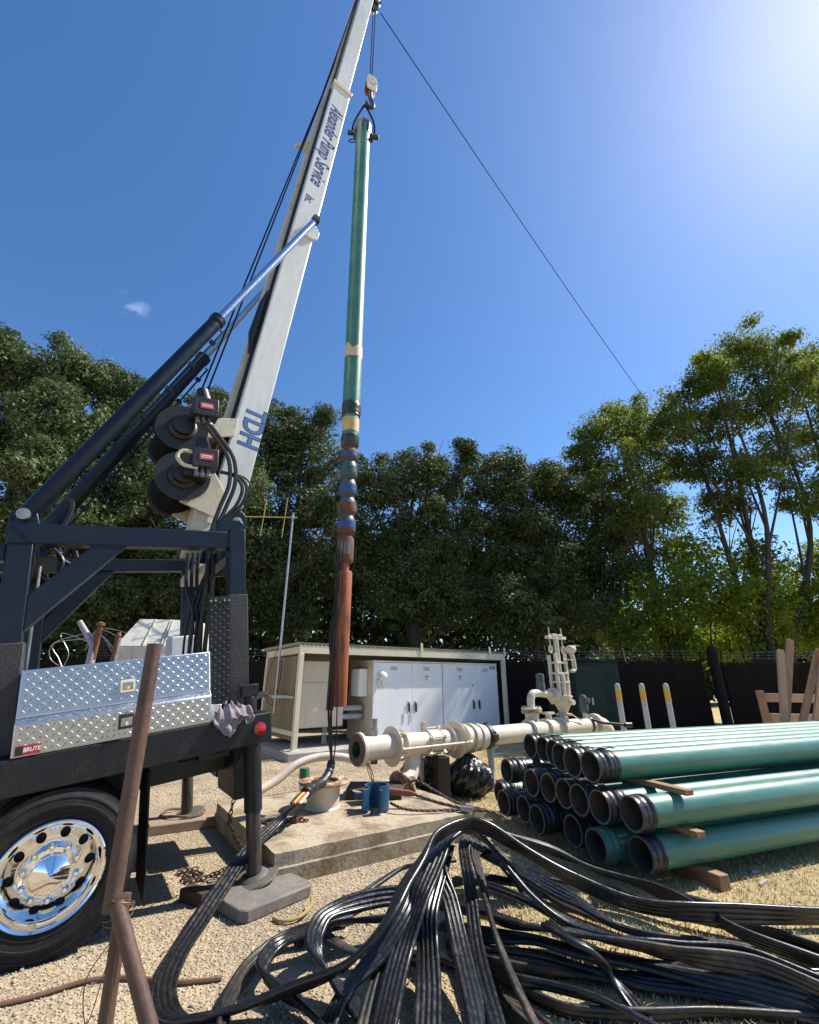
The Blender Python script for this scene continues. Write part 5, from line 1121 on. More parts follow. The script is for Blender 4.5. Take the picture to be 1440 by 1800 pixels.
# ropes
tip = MM @ Vector((0.22, 0, 14.22))
for y_, du in ((-0.05, -0.06), (0.05, 0.05)):
    a = tl(2.508 + du, 1.285 + y_, 17.45); b_ = tl(2.508 + du * 0.7, 1.285 + y_ * 0.6, 14.33)
    m = MB(); m.tube([a, b_], 0.013, 6); m.build('hoist_rope', ROPE, truck)
for y_, dx in ((1.22, 0.0), (1.36, 0.05)):
    m = MB(); m.tube([(0.86 + dx * 1.5, y_, 4.55), MM @ Vector((-0.31 + dx * .3, y_ - 1.3, 9.0)), MM @ Vector((-0.19 + dx, y_ - 1.3, 14.45))], 0.013, 6); m.build('winch_rope', ROPE, truck)

# ---- small loose things on the truck bed
rg = MB(); r_ = random.Random(4); nu, nv = 26, 20; vs = []; fs = []
for j in range(nv):
    for i in range(nu):
        s_, t_ = i / (nu - 1), j / (nv - 1)
        fold = 0.03 * math.sin(s_ * 9 + t_ * 6) + 0.024 * math.sin(s_ * 17 - t_ * 13 + 1) + 0.012 * math.sin(s_ * 31 + t_ * 22)
        if t_ < 0.55: y = 0.24 - t_ * 0.44; z = 1.235 + abs(fold) * 1.3 + 0.05 * math.sin(math.pi * s_)
        else: y = -0.012 - abs(fold) * 0.9; z = 1.235 - (t_ - 0.55) * (0.16 + 0.22 * (0.5 + 0.5 * math.sin(s_ * 8.2 - 0.9)) - 0.16 * s_)
        vs.append((0.93 + 0.27 * s_ + 0.03 * math.sin(t_ * 7 + s_ * 3), y, z + 0.01 * math.sin(s_ * 40)))
for j in range(nv - 1):
    for i in range(nu - 1): a = j * nu + i; fs.append((a, a + 1, a + nu + 1, a + nu))
rg.add([tw(v) for v in vs], fs)
ro = rg.build('rag', mat('mauve_rag_cloth', (0.24, 0.20, 0.22), 0.9, var=0.3, scale=10, bump=0.3), smooth=60); ss = ro.modifiers.new('soft', 'SUBSURF'); ss.levels = 2; ss.render_levels = 2; so = ro.modifiers.new('thickness', 'SOLIDIFY'); so.thickness = 0.006
tag(ro, 'crumpled mauve grey rag hanging over the rear bed rail', 'rag')
p = tw((0.945, 0.14, 1.214)); m = MB(); m.lathe([(0, 0), (0.032, 0), (0.042, 0.12), (0.045, 0.12), (0.044, 0.126), (0.038, 0.122), (0.03, 0.01), (0, 0.01)], n=20)
cu = m.build('paper_cup', mat('white_cup', (0.75, 0.74, 0.72), 0.6, var=0.05)); cu.location = p; tag(cu, 'white paper cup beside the toolbox on the truck bed', 'cup')

# chain hanging by the jack
def chain(mb, pts, link=0.028, r=0.006):
    sp = spline(pts, 24); d_ = 0; last = sp[0]; k = 0; out = [sp[0]]
    for q in sp[1:]:
        if (q - out[-1]).length >= link * 1.35: out.append(q)
    for i in range(len(out) - 1):
        c = (out[i] + out[i + 1]) / 2; t = (out[i + 1] - out[i]).normalized(); s = t.orthogonal().normalized()
        if i % 2: s = t.cross(s)
        mb.tube([c + t * (link * math.cos(a)) + s * (link * 0.55 * math.sin(a)) for a in [2 * math.pi * j / 8 for j in range(8)]], r, 5, closed=True)
m = MB()
a0 = tw((1.22, 0.45, 0.62))
chain(m, [a0, a0 + V(-0.03, 0.0, -0.3), V(-1.52, 4.98, 0.14), V(-1.56, 4.9, 0.03), V(-1.75, 4.85, 0.02)])
chain(m, [V(-1.36, 4.70, 0.32), V(-1.55, 4.75, 0.14), V(-1.78, 4.82, 0.03), V(-1.9, 4.75, 0.02), V(-2.0, 4.85, 0.02), V(-1.85, 4.9, 0.03), V(-2.1, 4.95, 0.02), V(-1.95, 5.05, 0.02)])
o = m.build('safety_chain', mat('rusty_chain', (0.08, 0.05, 0.035), 0.7, 0.4, var=0.4, scale=20), fix=False, smooth=60); tag(o, 'rusty chain hanging by the near jack and piled on the gravel', 'chain')

# ---- jack pads on the ground
PADM = mat('grey_rubber_pad', (0.15, 0.135, 0.12), 0.75, var=0.25, scale=6, col2=(0.22, 0.19, 0.155), mixlo=0.45, mixhi=0.7, bump=0.15)
m = MB(); s_ = 0.33; c_ = 0.05
m.prism([(-s_ + c_, -s_, 0), (s_ - c_, -s_, 0), (s_, -s_ + c_, 0), (s_, s_ - c_, 0), (s_ - c_, s_, 0), (-s_ + c_, s_, 0), (-s_, s_ - c_, 0), (-s_, -s_ + c_, 0)], (0, 0, 0.085))
o = m.build('jack_pad', PADM, bevel=0.012); o.location = (-1.24, 4.50, 0.0); o.rotation_euler = (0, 0, rad(50)); tag(o, 'thick grey square pad under the near jack foot', 'jack pad', 'pads under the jacks')
m = MB(); m.box(-0.45, 0.45, -0.28, 0.28, 0, 0.1); o = m.build('jack_pad', mat('dusty_plank', (0.27, 0.20, 0.14), 0.9, var=0.25, scale=3, stretch=(0.5, 5, 5)), bevel=0.012); o.location = (-2.76, 6.42, 0); o.rotation_euler = (0, 0, rad(30)); tag(o, 'wide brown plank pad under the far jack foot', 'jack pad', 'pads under the jacks')
m = MB(); m.box(-0.12, 0.12, -0.06, 0.06, 0, 0.09); o = m.build('wooden_block', TIMD, bevel=0.006); o.location = (-1.70, 4.42, 0); o.rotation_euler = (0, 0, rad(-25)); tag(o, 'short dark wooden block beside the near jack pad', 'block')
m = MB(); m.tube([(0.20 * math.cos(a) * 1.25, 0.20 * math.sin(a), 0.125 + 0.012 * math.sin(3 * a)) for a in [i * 0.3 for i in range(26)]], 0.014, 8); o = m.build('rope_coil', mat('brown_rope', (0.16, 0.09, 0.055), 0.9, var=0.2)); o.location = (-2.78, 6.46, 0); tag(o, 'brown rope coiled around the far jack foot', 'rope')
m = MB(); m.tube(spline([(0.0, 0.0, 0.015), (0.09, -0.06, 0.02), (0.2, -0.02, 0.03), (0.25, 0.10, 0.05), (0.24, 0.19, 0.07)], 6), 0.012, 8); o = m.build('yellow_handle', mat('faded_yellow_rope', (0.34, 0.25, 0.08), 0.8, var=0.2)); o.location = (-1.0, 4.13, 0); tag(o, 'faded yellow rope handle at the corner of the jack pad', 'rope')

# ================================================================== PUMP COLUMN, HOOK, CABLES, PIPES
GREENP = mat('green_epoxy_pipe', (0.032, 0.155, 0.108), 0.44, var=0.12, scale=2.0, col2=(0.085, 0.22, 0.165), mixlo=0.42, mixhi=0.75, spec=0.7, rvar=0.07, coat=0.05, stretch=(0.35, 1.5, 1.5))
TAPE = mat('dark_wrap_tape', (0.022, 0.021, 0.025), 0.35, var=0.6, scale=16, col2=(0.09, 0.085, 0.088), mixlo=0.5, mixhi=0.72, bump=0.3, bscale=30)
YLW = mat('yellow_primer', (0.52, 0.38, 0.15), 0.6, var=0.15, scale=10)
CRB = mat('cream_band', (0.52, 0.42, 0.29), 0.6, var=0.15, scale=12)
BLUEB = mat('blue_pump_bowl', (0.012, 0.075, 0.25), 0.4, var=0.2, scale=12, col2=(0.13, 0.05, 0.03), mixlo=0.52, mixhi=0.62, bump=0.15)
TEALB = mat('teal_pump_bowl', (0.02, 0.085, 0.11), 0.45, var=0.2, scale=9, col2=(0.10, 0.05, 0.032), mixlo=0.48, mixhi=0.62, bump=0.15)
RUSTB = mat('rusty_pump_bowl', (0.16, 0.06, 0.028), 0.8, var=0.3, scale=10, col2=(0.07, 0.05, 0.045), mixlo=0.48, mixhi=0.6, bump=0.4)
MOTOR = mat('rusty_red_motor', (0.34, 0.092, 0.03), 0.62, var=0.22, scale=4, col2=(0.13, 0.04, 0.024), mixlo=0.5, mixhi=0.66, bump=0.3, bscale=45, stretch=(2, 2, 0.6))
col = thing('pump_column', 'long green pipe with blue pump bowls and rusty motor hanging from the hook', 'pump', (-0.87, 6.1, 0), (rad(0.2), rad(-0.5), 0))
def cpart(prof, name, material, n=32): m = MB(); m.lathe(prof, n=n); return m.build(name, material, col)
cpart([(0, 1.34), (0.09, 1.34), (0.097, 1.36), (0.103, 2.2), (0.108, 3.02), (0.10, 3.05), (0.06, 3.055), (0.06, 3.22), (0, 3.22)], 'motor', MOTOR)
m = MB(); m.prism([(-0.155, -0.02, 1.30), (-0.075, -0.085, 1.30), (-0.055, -0.06, 1.30), (-0.13, 0.02, 1.30)], (0.055, 0.0, 2.1)); m.prism([(-0.155, -0.02, 1.30), (-0.14, 0.06, 1.30), (-0.12, 0.06, 1.30), (-0.135, -0.01, 1.30)], (0.055, 0, 2.1)); m.build('cable_guard', mat('dark_rust_guard', (0.10, 0.035, 0.022), 0.75, var=0.35, scale=6, bump=0.3), col, bevel=0.003)
m = MB(); m.box(-0.03, 0.03, -0.093, -0.088, 2.55, 2.72); o = m.build('yellow_tag', YLW, col); o.location.x = -0.035
cpart([(0, 3.17), (0.10, 3.17), (0.112, 3.19), (0.116, 3.22), (0.116, 3.50), (0.108, 3.53), (0.09, 3.54), (0.088, 3.60), (0, 3.60)], 'suction_case', RUSTB)
m = MB()
for a in (-1.9, -1.45, -1.0):
    ca, sa = math.cos(a), math.sin(a); m.bar((0.115 * ca, 0.115 * sa, 3.27), (0.115 * ca, 0.115 * sa, 3.45), 0.045, 0.008, (ca, sa, 0))
m.build('screen_slot', mat('grey_screen', (0.16, 0.15, 0.14), 0.6, 0.4), col)
z = 3.58
for k, (skirt, dome, band, h) in enumerate(((RUSTB, TEALB, BLUEB, 0.29), (RUSTB, TEALB, RUSTB, 0.28), (TEALB, TEALB, BLUEB, 0.28), (TEALB, TEALB, TEALB, 0.30), (RUSTB, RUSTB, BLUEB, 0.22))):
    bw = cpart([(0, z), (0.105, z), (0.106, z + 0.02), (0.126, z + 0.035), (0.131, z + 0.05), (0.131, z + h * 0.64), (0.126, z + h * 0.66), (0, z + h * 0.66)], 'pump_bowl', skirt)
    m = MB(); m.lathe([(0.1255, z + h * 0.661), (0.122, z + h * 0.74), (0.112, z + h * 0.84), (0.102, z + h * 0.91), (0.10, z + h * 0.999), (0, z + h * 0.999)], n=32); m.build('bowl_dome', dome, bw)
    m = MB(); m.lathe([(0.1315, z + h * 0.28), (0.1345, z + h * 0.29), (0.1345, z + h * 0.58), (0.1315, z + h * 0.59)], n=32); m.build('bowl_band', band, bw)
    z += h
cpart([(0, z), (0.098, z), (0.12, z + 0.03), (0.138, z + 0.06), (0.138, z + 0.2), (0.128, z + 0.21)], 'discharge_case', TAPE)
cpart([(0.0, 5.05), (0.128, 5.06), (0.128, 5.16), (0.129, 5.55)], 'short_pipe', GREENP)
cpart([(0.1295, 5.22), (0.131, 5.22), (0.131, 5.46), (0.1295, 5.46)], 'label_band', YLW)
cpart([(0.128, 5.50), (0.143, 5.52), (0.138, 5.555), (0.15, 5.57), (0.146, 5.61), (0.152, 5.64), (0.15, 5.72), (0.1425, 5.745)], 'coupling_wrap', TAPE)
cpart([(0.142, 5.70), (0.143, 6.3), (0.144, 9.0), (0.144, 12.55), (0, 12.55)], 'riser_pipe', GREENP, 40)
m = MB(); vs = []; fs = []; n_ = 40; up = []
for i in range(n_):
    a = 2 * math.pi * i / n_; up.append(0.05 * math.sin(a * 2 + 1) + 0.03 * math.sin(a * 5))
for zz, k in ((6.60, 0.2), (6.83, 1.0)):
    for i in range(n_): a = 2 * math.pi * i / n_; vs.append((0.1455 * math.cos(a), 0.1455 * math.sin(a), zz + up[i] * k))
for i in range(n_): fs.append((i, (i + 1) % n_, n_ + (i + 1) % n_, n_ + i))
m.add(vs, fs); m.build('worn_band', CRB, col)
m = MB(); rs = random.Random(8)          # worn, unreadable stencil strokes
for row, xx in enumerate((-0.062, -0.036)):
    zz = 6.56 - 0.03 * row
    while zz > 6.14:
        L_ = rs.uniform(0.008, 0.03); yy = -math.sqrt(0.1447 ** 2 - xx ** 2)
        m.bar((xx + rs.uniform(-.006, .006), yy - 0.0005, zz), (xx + rs.uniform(-.006, .006), yy - 0.0005, zz - L_), rs.uniform(0.004, 0.014), 0.0012, (0, 1, 0)); zz -= L_ + rs.uniform(0.004, 0.02)
m.build('worn_stencil', mat('white_stencil', (0.42, 0.47, 0.42), 0.7), col)
m = MB()
for i in range(26):
    a = -1.2 + 0.05 * (i % 5); m.bar((0.145 * math.cos(a - i * .03), 0.145 * math.sin(a - i * .03), 8.95 + 0.004 * i), (0.145 * math.cos(a + .6), 0.145 * math.sin(a + .6), 8.97 + 0.0045 * i), 0.004, 0.002)
m.build('scuff', mat('pale_scuff', (0.30, 0.42, 0.36), 0.6), col)
# leads taped along the pump and motor
for k, (x, y, ztop) in enumerate(((-0.115, -0.06, 3.3), (-0.09, -0.10, 3.35), (-0.03, -0.125, 3.3), (-0.135, -0.02, 3.3))):
    pts = [(x * 1.0, y * 1.05, ztop), (x * 1.05 + 0.03, y, 2.7), (x * 1.1 + 0.02 * math.sin(k * 2), y - 0.02, 2.2), (x + 0.02, y - 0.02, 1.8), (x + 0.015 * k, y - 0.015, 1.35), (x + 0.03, y * 0.9, 1.0), (x * 0.3 - 0.02, y * 0.5, 0.72 if k < 3 else 0.75)]
    m = MB(); m.tube(spline(pts, 6), 0.013 if k < 2 else 0.008, 8); m.build('motor_lead', HOSE, col)

# ---- lifting clamp around the top of the pipe
cl = thing('pipe_clamp', 'dark lifting clamp with two ears around the top of the hanging pipe', 'clamp', (-0.87 - 0.108, 6.1, 12.34))
IRON = mat('worn_iron', (0.045, 0.045, 0.048), 0.45, 0.4, var=0.5, scale=14)
m = MB(); m.lathe([(0.1445, 0), (0.185, 0.0), (0.195, 0.05), (0.195, 0.30), (0.16, 0.40), (0.10, 0.44), (0, 0.44)], n=8); m.build('collar', IRON, cl, bevel=0.01)
for s_ in (-1, 1):
    m = MB(); m.box(s_ * 0.16 - 0.05, s_ * 0.16 + 0.05, -0.05, 0.05, 0.06 - 0.14 * (s_ > 0), 0.24 - 0.14 * (s_ > 0)); m.cyl((s_ * 0.15, 0, 0.16 - 0.14 * (s_ > 0)), (s_ * 0.33, 0, 0.17 - 0.16 * (s_ > 0)), 0.045, n=12); m.build('ear', IRON, cl, bevel=0.008)
    m = MB(); m.tube(spline([(s_ * 0.24, 0.0, 0.12 - 0.12 * (s_ > 0)), (s_ * 0.22, 0, 0.45), (s_ * 0.12, 0, 0.80), (s_ * 0.03, 0.0, 1.05), (0, 0, 1.10)], 6), 0.022, 8); m.build('sling_leg', ROPE, cl)
m = MB(); m.tube([(-0.22 + 0.08 * math.cos(a), 0, -0.10 + 0.05 * math.sin(a)) for a in [i * 0.45 for i in range(14)]], 0.012, 6, closed=True); m.build('pin_keeper', IRON, cl)

# ---- hook block
hb = thing('hook_block', 'white cheeked hook block hanging on two ropes below the mast head', 'hook', (-0.87, 6.1, 13.45), (0, 0, rad(30)))
def cheek(y): 
    m = MB(); m.prism([(-0.10, y, 0.42), (0.10, y, 0.42), (0.12, y, 0.55), (0.12, y, 0.80), (0.08, y, 0.93), (-0.08, y, 0.93), (-0.12, y, 0.80), (-0.12, y, 0.55)], (0, 0.03, 0)); return m
cheek(-0.085).build('cheek_plate', mat('worn_white_red', (0.62, 0.58, 0.54), 0.45, var=0.15, scale=8, col2=(0.35, 0.07, 0.05), mixlo=0.55, mixhi=0.66), hb, bevel=0.008)
cheek(0.055).build('cheek_plate', mat('dull_red_paint', (0.22, 0.045, 0.04), 0.5, var=0.3, scale=8), hb, bevel=0.008)
m = MB(); m.lathe([(0, -0.05), (0.115, -0.05), (0.085, 0), (0.115, 0.05), (0, 0.05)], (0, 0, 0.72), (0, 1, 0), 28); m.build('sheave', GREASE, hb)
m = MB(); m.cyl((0, 0, 0.28), (0, 0, 0.45), 0.045, n=12); m.tube(spline([(0, 0, 0.36), (0.01, 0, 0.22), (0.06, 0, 0.12), (0.07, 0, 0.0), (0.0, 0, -0.075), (-0.075, 0, -0.02), (-0.085, 0, 0.06)], 6), [0.045] * 20 + [0.04] * 6 + [0.034] * 6 + [0.025] * 5, 12); m.build('hook', IRON, hb)

# ---- long wire from the mast head to the trees
gw = MB(); A_ = Vector((-0.72, 6.15, 17.25)); B_ = Vector((12.0, 18.5, 13.03))
gw.tube([A_.lerp(B_, t / 30) + V(0, 0, -0.25 * math.sin(math.pi * t / 30)) for t in range(31)], 0.011, 5)
tag(gw.build('guy_wire', ROPE), 'long thin wire running from mast head to the right hand trees', 'wire')

# ---- power cable: tape wrapped at the well, then flat to the heap
CAB = mat('black_cable_rubber', (0.0115, 0.0115, 0.013), 0.31, var=0.3, scale=5, col2=(0.085, 0.068, 0.052), mixlo=0.58, mixhi=0.84, bump=0.05, bscale=30, rvar=0.12, spec=0.55, coord='Object')
CABD = mat('dusty_cable_rubber', (0.016, 0.0145, 0.014), 0.44, var=0.35, scale=4, col2=(0.13, 0.09, 0.058), mixlo=0.52, mixhi=0.78, bump=0.08, bscale=30, rvar=0.12)
def ribbon(pts, cores, r=0.0175, twist=0.25, seed=0, roll0=0.0, roll1=0.0):
    rr = random.Random(seed); sp = spline(pts, 9); m_ = len(sp)
    prof = []
    cxs = [(i - (cores - 1) / 2) * r * 1.86 for i in range(cores)]
    for i, c in enumerate(cxs):
        a0 = 180 if i == 0 else 150; a1 = 0 if i == cores - 1 else 30
        for k in range(5): a = rad(a0 + (a1 - a0) * k / 4); prof.append((c + r * math.cos(a), r * math.sin(a)))
    for i, c in reversed(list(enumerate(cxs))):
        a0 = -20 if i == cores - 1 else -30; a1 = -160 if i == 0 else -150
        for k in range(5): a = rad(a0 + (a1 - a0) * k / 4); prof.append((c + r * math.cos(a), r * math.sin(a)))
    np__ = len(prof); vs = []; prev = None; ph = rr.uniform(0, 6.28)
    for i in range(m_):
        t = (sp[min(i + 1, m_ - 1)] - sp[max(i - 1, 0)]).normalized()
        s = t.cross(Vector((0, 0, 1)))
        if prev is not None: s = s * 0.35 + prev * 0.65 if s.dot(prev) > 0 else prev * 0.65 - s * 0.35
        s = (s - t * s.dot(t)).normalized(); prev = s; n_ = s.cross(t).normalized()
        a = roll0 + (roll1 - roll0) * i / (m_ - 1) + twist * math.sin(ph + i * 0.11) + 0.12 * math.sin(ph * 2 + i * 0.31); s2 = s * math.cos(a) + n_ * math.sin(a); n2 = n_ * math.cos(a) - s * math.sin(a)
        for x, y in prof: vs.append(sp[i] + s2 * x + n2 * y)
    fs = []
    for i in range(m_ - 1):
        for k in range(np__): k2 = (k + 1) % np__; fs.append((i * np__ + k, i * np__ + k2, (i + 1) * np__ + k2, (i + 1) * np__ + k))
    fs.append(tuple(range(np__))[::-1]); fs.append(tuple((m_ - 1) * np__ + k for k in range(np__)))
    mb = MB(); mb.add(vs, fs); return mb
RUNS = [
(4,[(-1.14,5.26,0.47),(-1.28,5.19,0.36),(-1.4,4.73,0.27),(-1.44,4.24,0.16),(-1.45,3.89,0.09),(-1.43,3.55,0.06),(-1.36,3.27,0.05),(-1.22,3.05,0.05),(-1.07,3.01,0.05),(-0.93,3.05,0.06),(-0.65,3.09,0.12),(-0.34,3.06,0.24),(-0.13,3.11,0.4),(-0.03,3.29,0.5),(0.07,3.47,0.57),(0.18,3.7,0.63),(0.38,3.88,0.66),(0.55,3.89,0.64),(0.83,3.87,0.5),(1.13,3.81,0.36),(1.46,3.69,0.27),(1.82,3.62,0.25),(2.26,3.66,0.22),(2.86,3.73,0.18)]),
(4,[(-0.13,2.78,0.1),(-0.06,3.25,0.17),(0.03,3.45,0.31),(0.1,3.57,0.4),(0.19,3.76,0.5),(0.27,3.94,0.55),(0.4,4.08,0.57),(0.54,4.0,0.55),(0.69,3.87,0.43),(0.85,3.69,0.28),(1.03,3.58,0.2),(1.33,3.46,0.17),(1.55,3.45,0.16),(1.82,3.41,0.15),(2.04,3.34,0.13),(2.3,3.17,0.1)]),
(4,[(0.18,4.22,0.42),(0.05,3.75,0.38),(-0.03,3.48,0.31),(-0.18,3.3,0.18),(-0.34,3.15,0.09),(-0.42,2.87,0.05)]),
(3,[(0.14,4.16,0.4),(-0.0,3.71,0.33),(-0.09,3.45,0.2),(-0.18,3.25,0.1),(-0.23,2.87,0.05)]),
(4,[(0.27,4.04,0.5),(0.19,3.77,0.42),(0.12,3.51,0.3),(0.1,3.4,0.18),(0.09,3.12,0.11),(0.08,2.83,0.07)]),
(4,[(0.24,4.01,0.48),(0.2,3.76,0.4),(0.25,3.59,0.31),(0.3,3.34,0.2),(0.32,2.91,0.11),(0.32,2.76,0.09)]),
(3,[(0.93,4.34,0.05),(0.81,4.57,0.16),(0.65,4.55,0.3),(0.54,4.51,0.38),(0.43,4.37,0.39),(0.42,3.89,0.29),(0.41,3.49,0.18),(0.41,3.18,0.14),(0.42,2.76,0.11)]),
(3,[(1.07,4.34,0.05),(0.91,4.48,0.15),(0.76,4.5,0.27),(0.64,4.48,0.34),(0.53,4.33,0.36),(0.51,3.96,0.29),(0.52,3.54,0.23),(0.54,3.19,0.16),(0.61,2.81,0.1)]),
(4,[(0.06,3.87,0.24),(-0.14,3.81,0.25),(-0.37,3.71,0.26),(-0.52,3.58,0.25),(-0.58,3.45,0.22),(-0.57,3.34,0.2),(-0.51,3.27,0.16),(-0.41,3.2,0.1),(-0.23,3.02,0.05)]),
(3,[(0.06,3.88,0.12),(-0.23,3.81,0.13),(-0.47,3.72,0.14),(-0.56,3.65,0.13),(-0.44,3.56,0.1),(-0.24,3.49,0.06),(-0.07,3.41,0.04)]),
(3,[(-0.46,3.83,0.1),(-0.61,3.68,0.12),(-0.79,3.56,0.12),(-0.85,3.43,0.11),(-0.83,3.31,0.09),(-0.69,3.19,0.06),(-0.53,3.07,0.05),(-0.35,2.87,0.05)]),
(3,[(-0.4,3.93,0.1),(-0.64,3.8,0.09),(-0.81,3.74,0.07),(-0.93,3.54,0.05),(-0.97,3.33,0.04),(-0.96,3.11,0.04),(-0.89,2.89,0.04)]),
(2,[(0.39,4.67,0.2),(0.08,4.54,0.2),(-0.07,4.51,0.18),(-0.25,4.35,0.14),(-0.42,4.15,0.1),(-0.59,4.01,0.06),(-0.74,3.75,0.03)]),
(4,[(0.36,4.24,0.52),(0.55,4.39,0.52),(0.77,4.43,0.46),(1.16,4.49,0.34),(1.45,4.36,0.24),(1.7,4.24,0.2),(1.83,4.07,0.19),(1.95,3.79,0.19),(2.08,3.48,0.17),(2.41,3.28,0.13)]),
(3,[(1.17,5.24,0.16),(1.44,4.94,0.14),(1.72,4.68,0.12),(1.9,4.46,0.11),(2.12,4.2,0.1),(2.49,4.02,0.09),(3.08,4.01,0.07)]),
(3,[(0.55,4.7,0.28),(0.8,4.68,0.22),(1.0,4.45,0.17),(1.2,4.38,0.14),(1.57,4.37,0.09),(1.97,4.05,0.06),(2.33,3.81,0.06),(2.66,3.55,0.06)]),
(4,[(0.62,4.5,0.3),(0.83,4.28,0.25),(1.06,4.08,0.2),(1.2,3.94,0.17),(1.33,3.75,0.13),(1.5,3.65,0.1),(1.76,3.45,0.08),(2.03,3.22,0.06),(2.15,2.98,0.05)]),
(2,[(0.35,4.28,0.2),(0.57,4.05,0.24),(0.78,3.91,0.22),(0.93,3.73,0.19),(1.02,3.61,0.17),(1.31,3.57,0.12),(1.61,3.4,0.1),(2.01,3.36,0.08),(2.45,3.35,0.06)]),
(4,[(0.21,4.1,0.1),(0.47,3.85,0.15),(0.66,3.62,0.18),(0.93,3.49,0.2),(1.19,3.38,0.2),(1.45,3.3,0.19),(1.66,3.26,0.18),(1.93,3.18,0.16),(2.2,3.01,0.12)]),
(4,[(0.22,3.9,0.07),(0.48,3.71,0.09),(0.79,3.61,0.1),(1.02,3.5,0.1),(1.23,3.39,0.1),(1.55,3.31,0.09),(1.85,3.19,0.09),(2.17,3.03,0.08)]),
(4,[(0.26,3.75,0.05),(0.48,3.64,0.05),(0.79,3.56,0.05),(1.05,3.43,0.05),(1.29,3.32,0.05),(1.65,3.23,0.05),(2.13,3.02,0.05)]),
(3,[(0.29,3.62,0.03),(0.48,3.55,0.03),(0.75,3.44,0.03),(1.04,3.39,0.03),(1.38,3.31,0.03),(1.72,3.27,0.03),(1.98,3.29,0.03),(2.46,3.33,0.03)]),
(3,[(0.85,3.5,0.24),(0.92,3.28,0.25),(1.02,3.23,0.21),(1.12,3.24,0.1),(1.19,3.1,0.03),(1.17,2.9,0.03)]),
(2,[(0.41,3.45,0.08),(0.58,3.27,0.09),(0.76,3.19,0.09),(0.92,3.11,0.09),(1.07,3.02,0.09),(1.22,2.87,0.08)]),
(3,[(0.45,3.5,0.03),(0.51,3.39,0.03),(0.69,3.19,0.03),(0.88,3.09,0.03),(1.2,3.07,0.03),(1.62,3.1,0.03),(1.98,3.07,0.03),(2.2,3.02,0.03)]),
(3,[(0.44,3.24,0.03),(0.54,3.14,0.03),(0.63,3.04,0.03),(0.72,2.89,0.03)]),
(3,[(1.84,3.95,0.1),(2.14,3.79,0.11),(2.36,3.69,0.1),(2.63,3.5,0.08)]),
(3,[(0.23,4.41,0.1),(0.57,4.57,0.1),(0.98,4.52,0.06),(1.23,4.18,0.04),(1.55,3.86,0.04),(2.0,3.72,0.04),(2.59,3.47,0.04)]),
(3,[(-0.1,3.5,0.03),(0.07,3.62,0.03),(0.28,3.55,0.03),(0.44,3.28,0.03),(0.52,2.9,0.03)]),
]
ROLL = {0: (0, 1.15), 1: (0.1, 0.7), 3: (0.5, 0.2), 7: (0.2, 0.9), 8: (0.9, 0.2), 10: (0.2, 1.0), 11: (0.8, 0.3), 13: (0.2, 1.0), 14: (0.9, 0.3), 16: (-0.3, 0.9), 18: (0.3, 1.2), 19: (0.2, -0.6), 21: (0.9, 0.3), 23: (1.2, 0.6), 24: (0.7, 1.2), 26: (1.1, 0.8)}
coil = thing('cable_heap', 'big tangled heap of flat black pump cable in the right foreground', 'cable', (0.5, 3.6, 0))
pc = thing('pump_cable', 'flat black power cable running from the well casing to the heap', 'cable', (-1.2, 4.6, 0))
for i, (cores, pts) in enumerate(RUNS):
    host = pc if i == 0 else coil
    pts = [Vector(p) - host.location for p in pts]
    if i:
        rw = random.Random(100 + i); pts = [p + Vector((rw.uniform(-.012, .012), rw.uniform(-.012, .012), rw.uniform(0, .01))) if 0 < j < len(pts) - 1 else p for j, p in enumerate(pts)]
    ribbon(pts, cores + (1 if cores == 4 and i in (1, 4) else 0), 0.0152 if i else 0.0165, 0.2 if i in (0, 1) else 0.34, i, *ROLL.get(i, (0, 0))).build('cable_run', CABD if i in (3, 7, 9, 11, 12, 13, 18, 19, 21, 24, 25, 26, 27) else CAB, host, fix=False, smooth=50)
def wp(*p): return Vector(p) - pc.location
m = MB(); sp = spline([wp(-0.93, 6.08, 0.74), wp(-0.95, 6.02, 0.63), wp(-1.0, 5.88, 0.555), wp(-1.06, 5.66, 0.545), wp(-1.10, 5.48, 0.53)], 8)
m.tube(sp, [0.045 + 0.016 * (i / len(sp)) + random.uniform(-0.004, 0.004) for i in range(len(sp))], 12); m.build('taped_splice', TAPE, pc, smooth=25)
for k, (cm, dx) in enumerate((((0.62, 0.42, 0.04), -0.025), ((0.02, 0.02, 0.02), -0.055), ((0.55, 0.06, 0.05), 0.01), ((0.66, 0.62, 0.55), 0.035))):
    m = MB(); m.tube(spline([wp(-1.09 + dx * 0.5, 5.50, 0.535), wp(-1.10 + dx, 5.40, 0.53), wp(-1.14 + dx, 5.27, 0.485)], 5), 0.013, 8); m.build('core_lead', mat('core_%d' % k, cm, 0.4, var=0.1), pc)

# ---- stack of green pipes on timber dunnage
PA = Vector((0.934, 0.358, 0)).normalized(); PP = Vector((-PA.y, PA.x, 0)); PYAW = math.atan2(PA.y, PA.x); PLEN = 6.1; PR = 0.127
tiers = {'top': (0.865, [(3.98, 3.40), (4.255, 3.41), (4.56, 3.50), (4.84, 3.63), (5.13, 3.70), (5.41, 3.71)]),
         'middle': (0.555, [(3.605, 3.46), (3.885, 3.365), (4.16, 3.365), (4.435, 3.41), (4.71, 3.417), (4.985, 3.396), (5.30, 3.62), (5.70, 3.52)]),
         'bottom': (0.245, [(3.62, 3.51), (3.93, 3.307), (4.36, 3.41), (4.82, 3.314), (5.22, 3.42), (5.55, 3.357), (6.0, 3.58)])}
ORD = ['nearest', 'second nearest', 'third nearest', 'fourth nearest', 'fifth nearest', 'sixth nearest', 'seventh nearest', 'farthest']
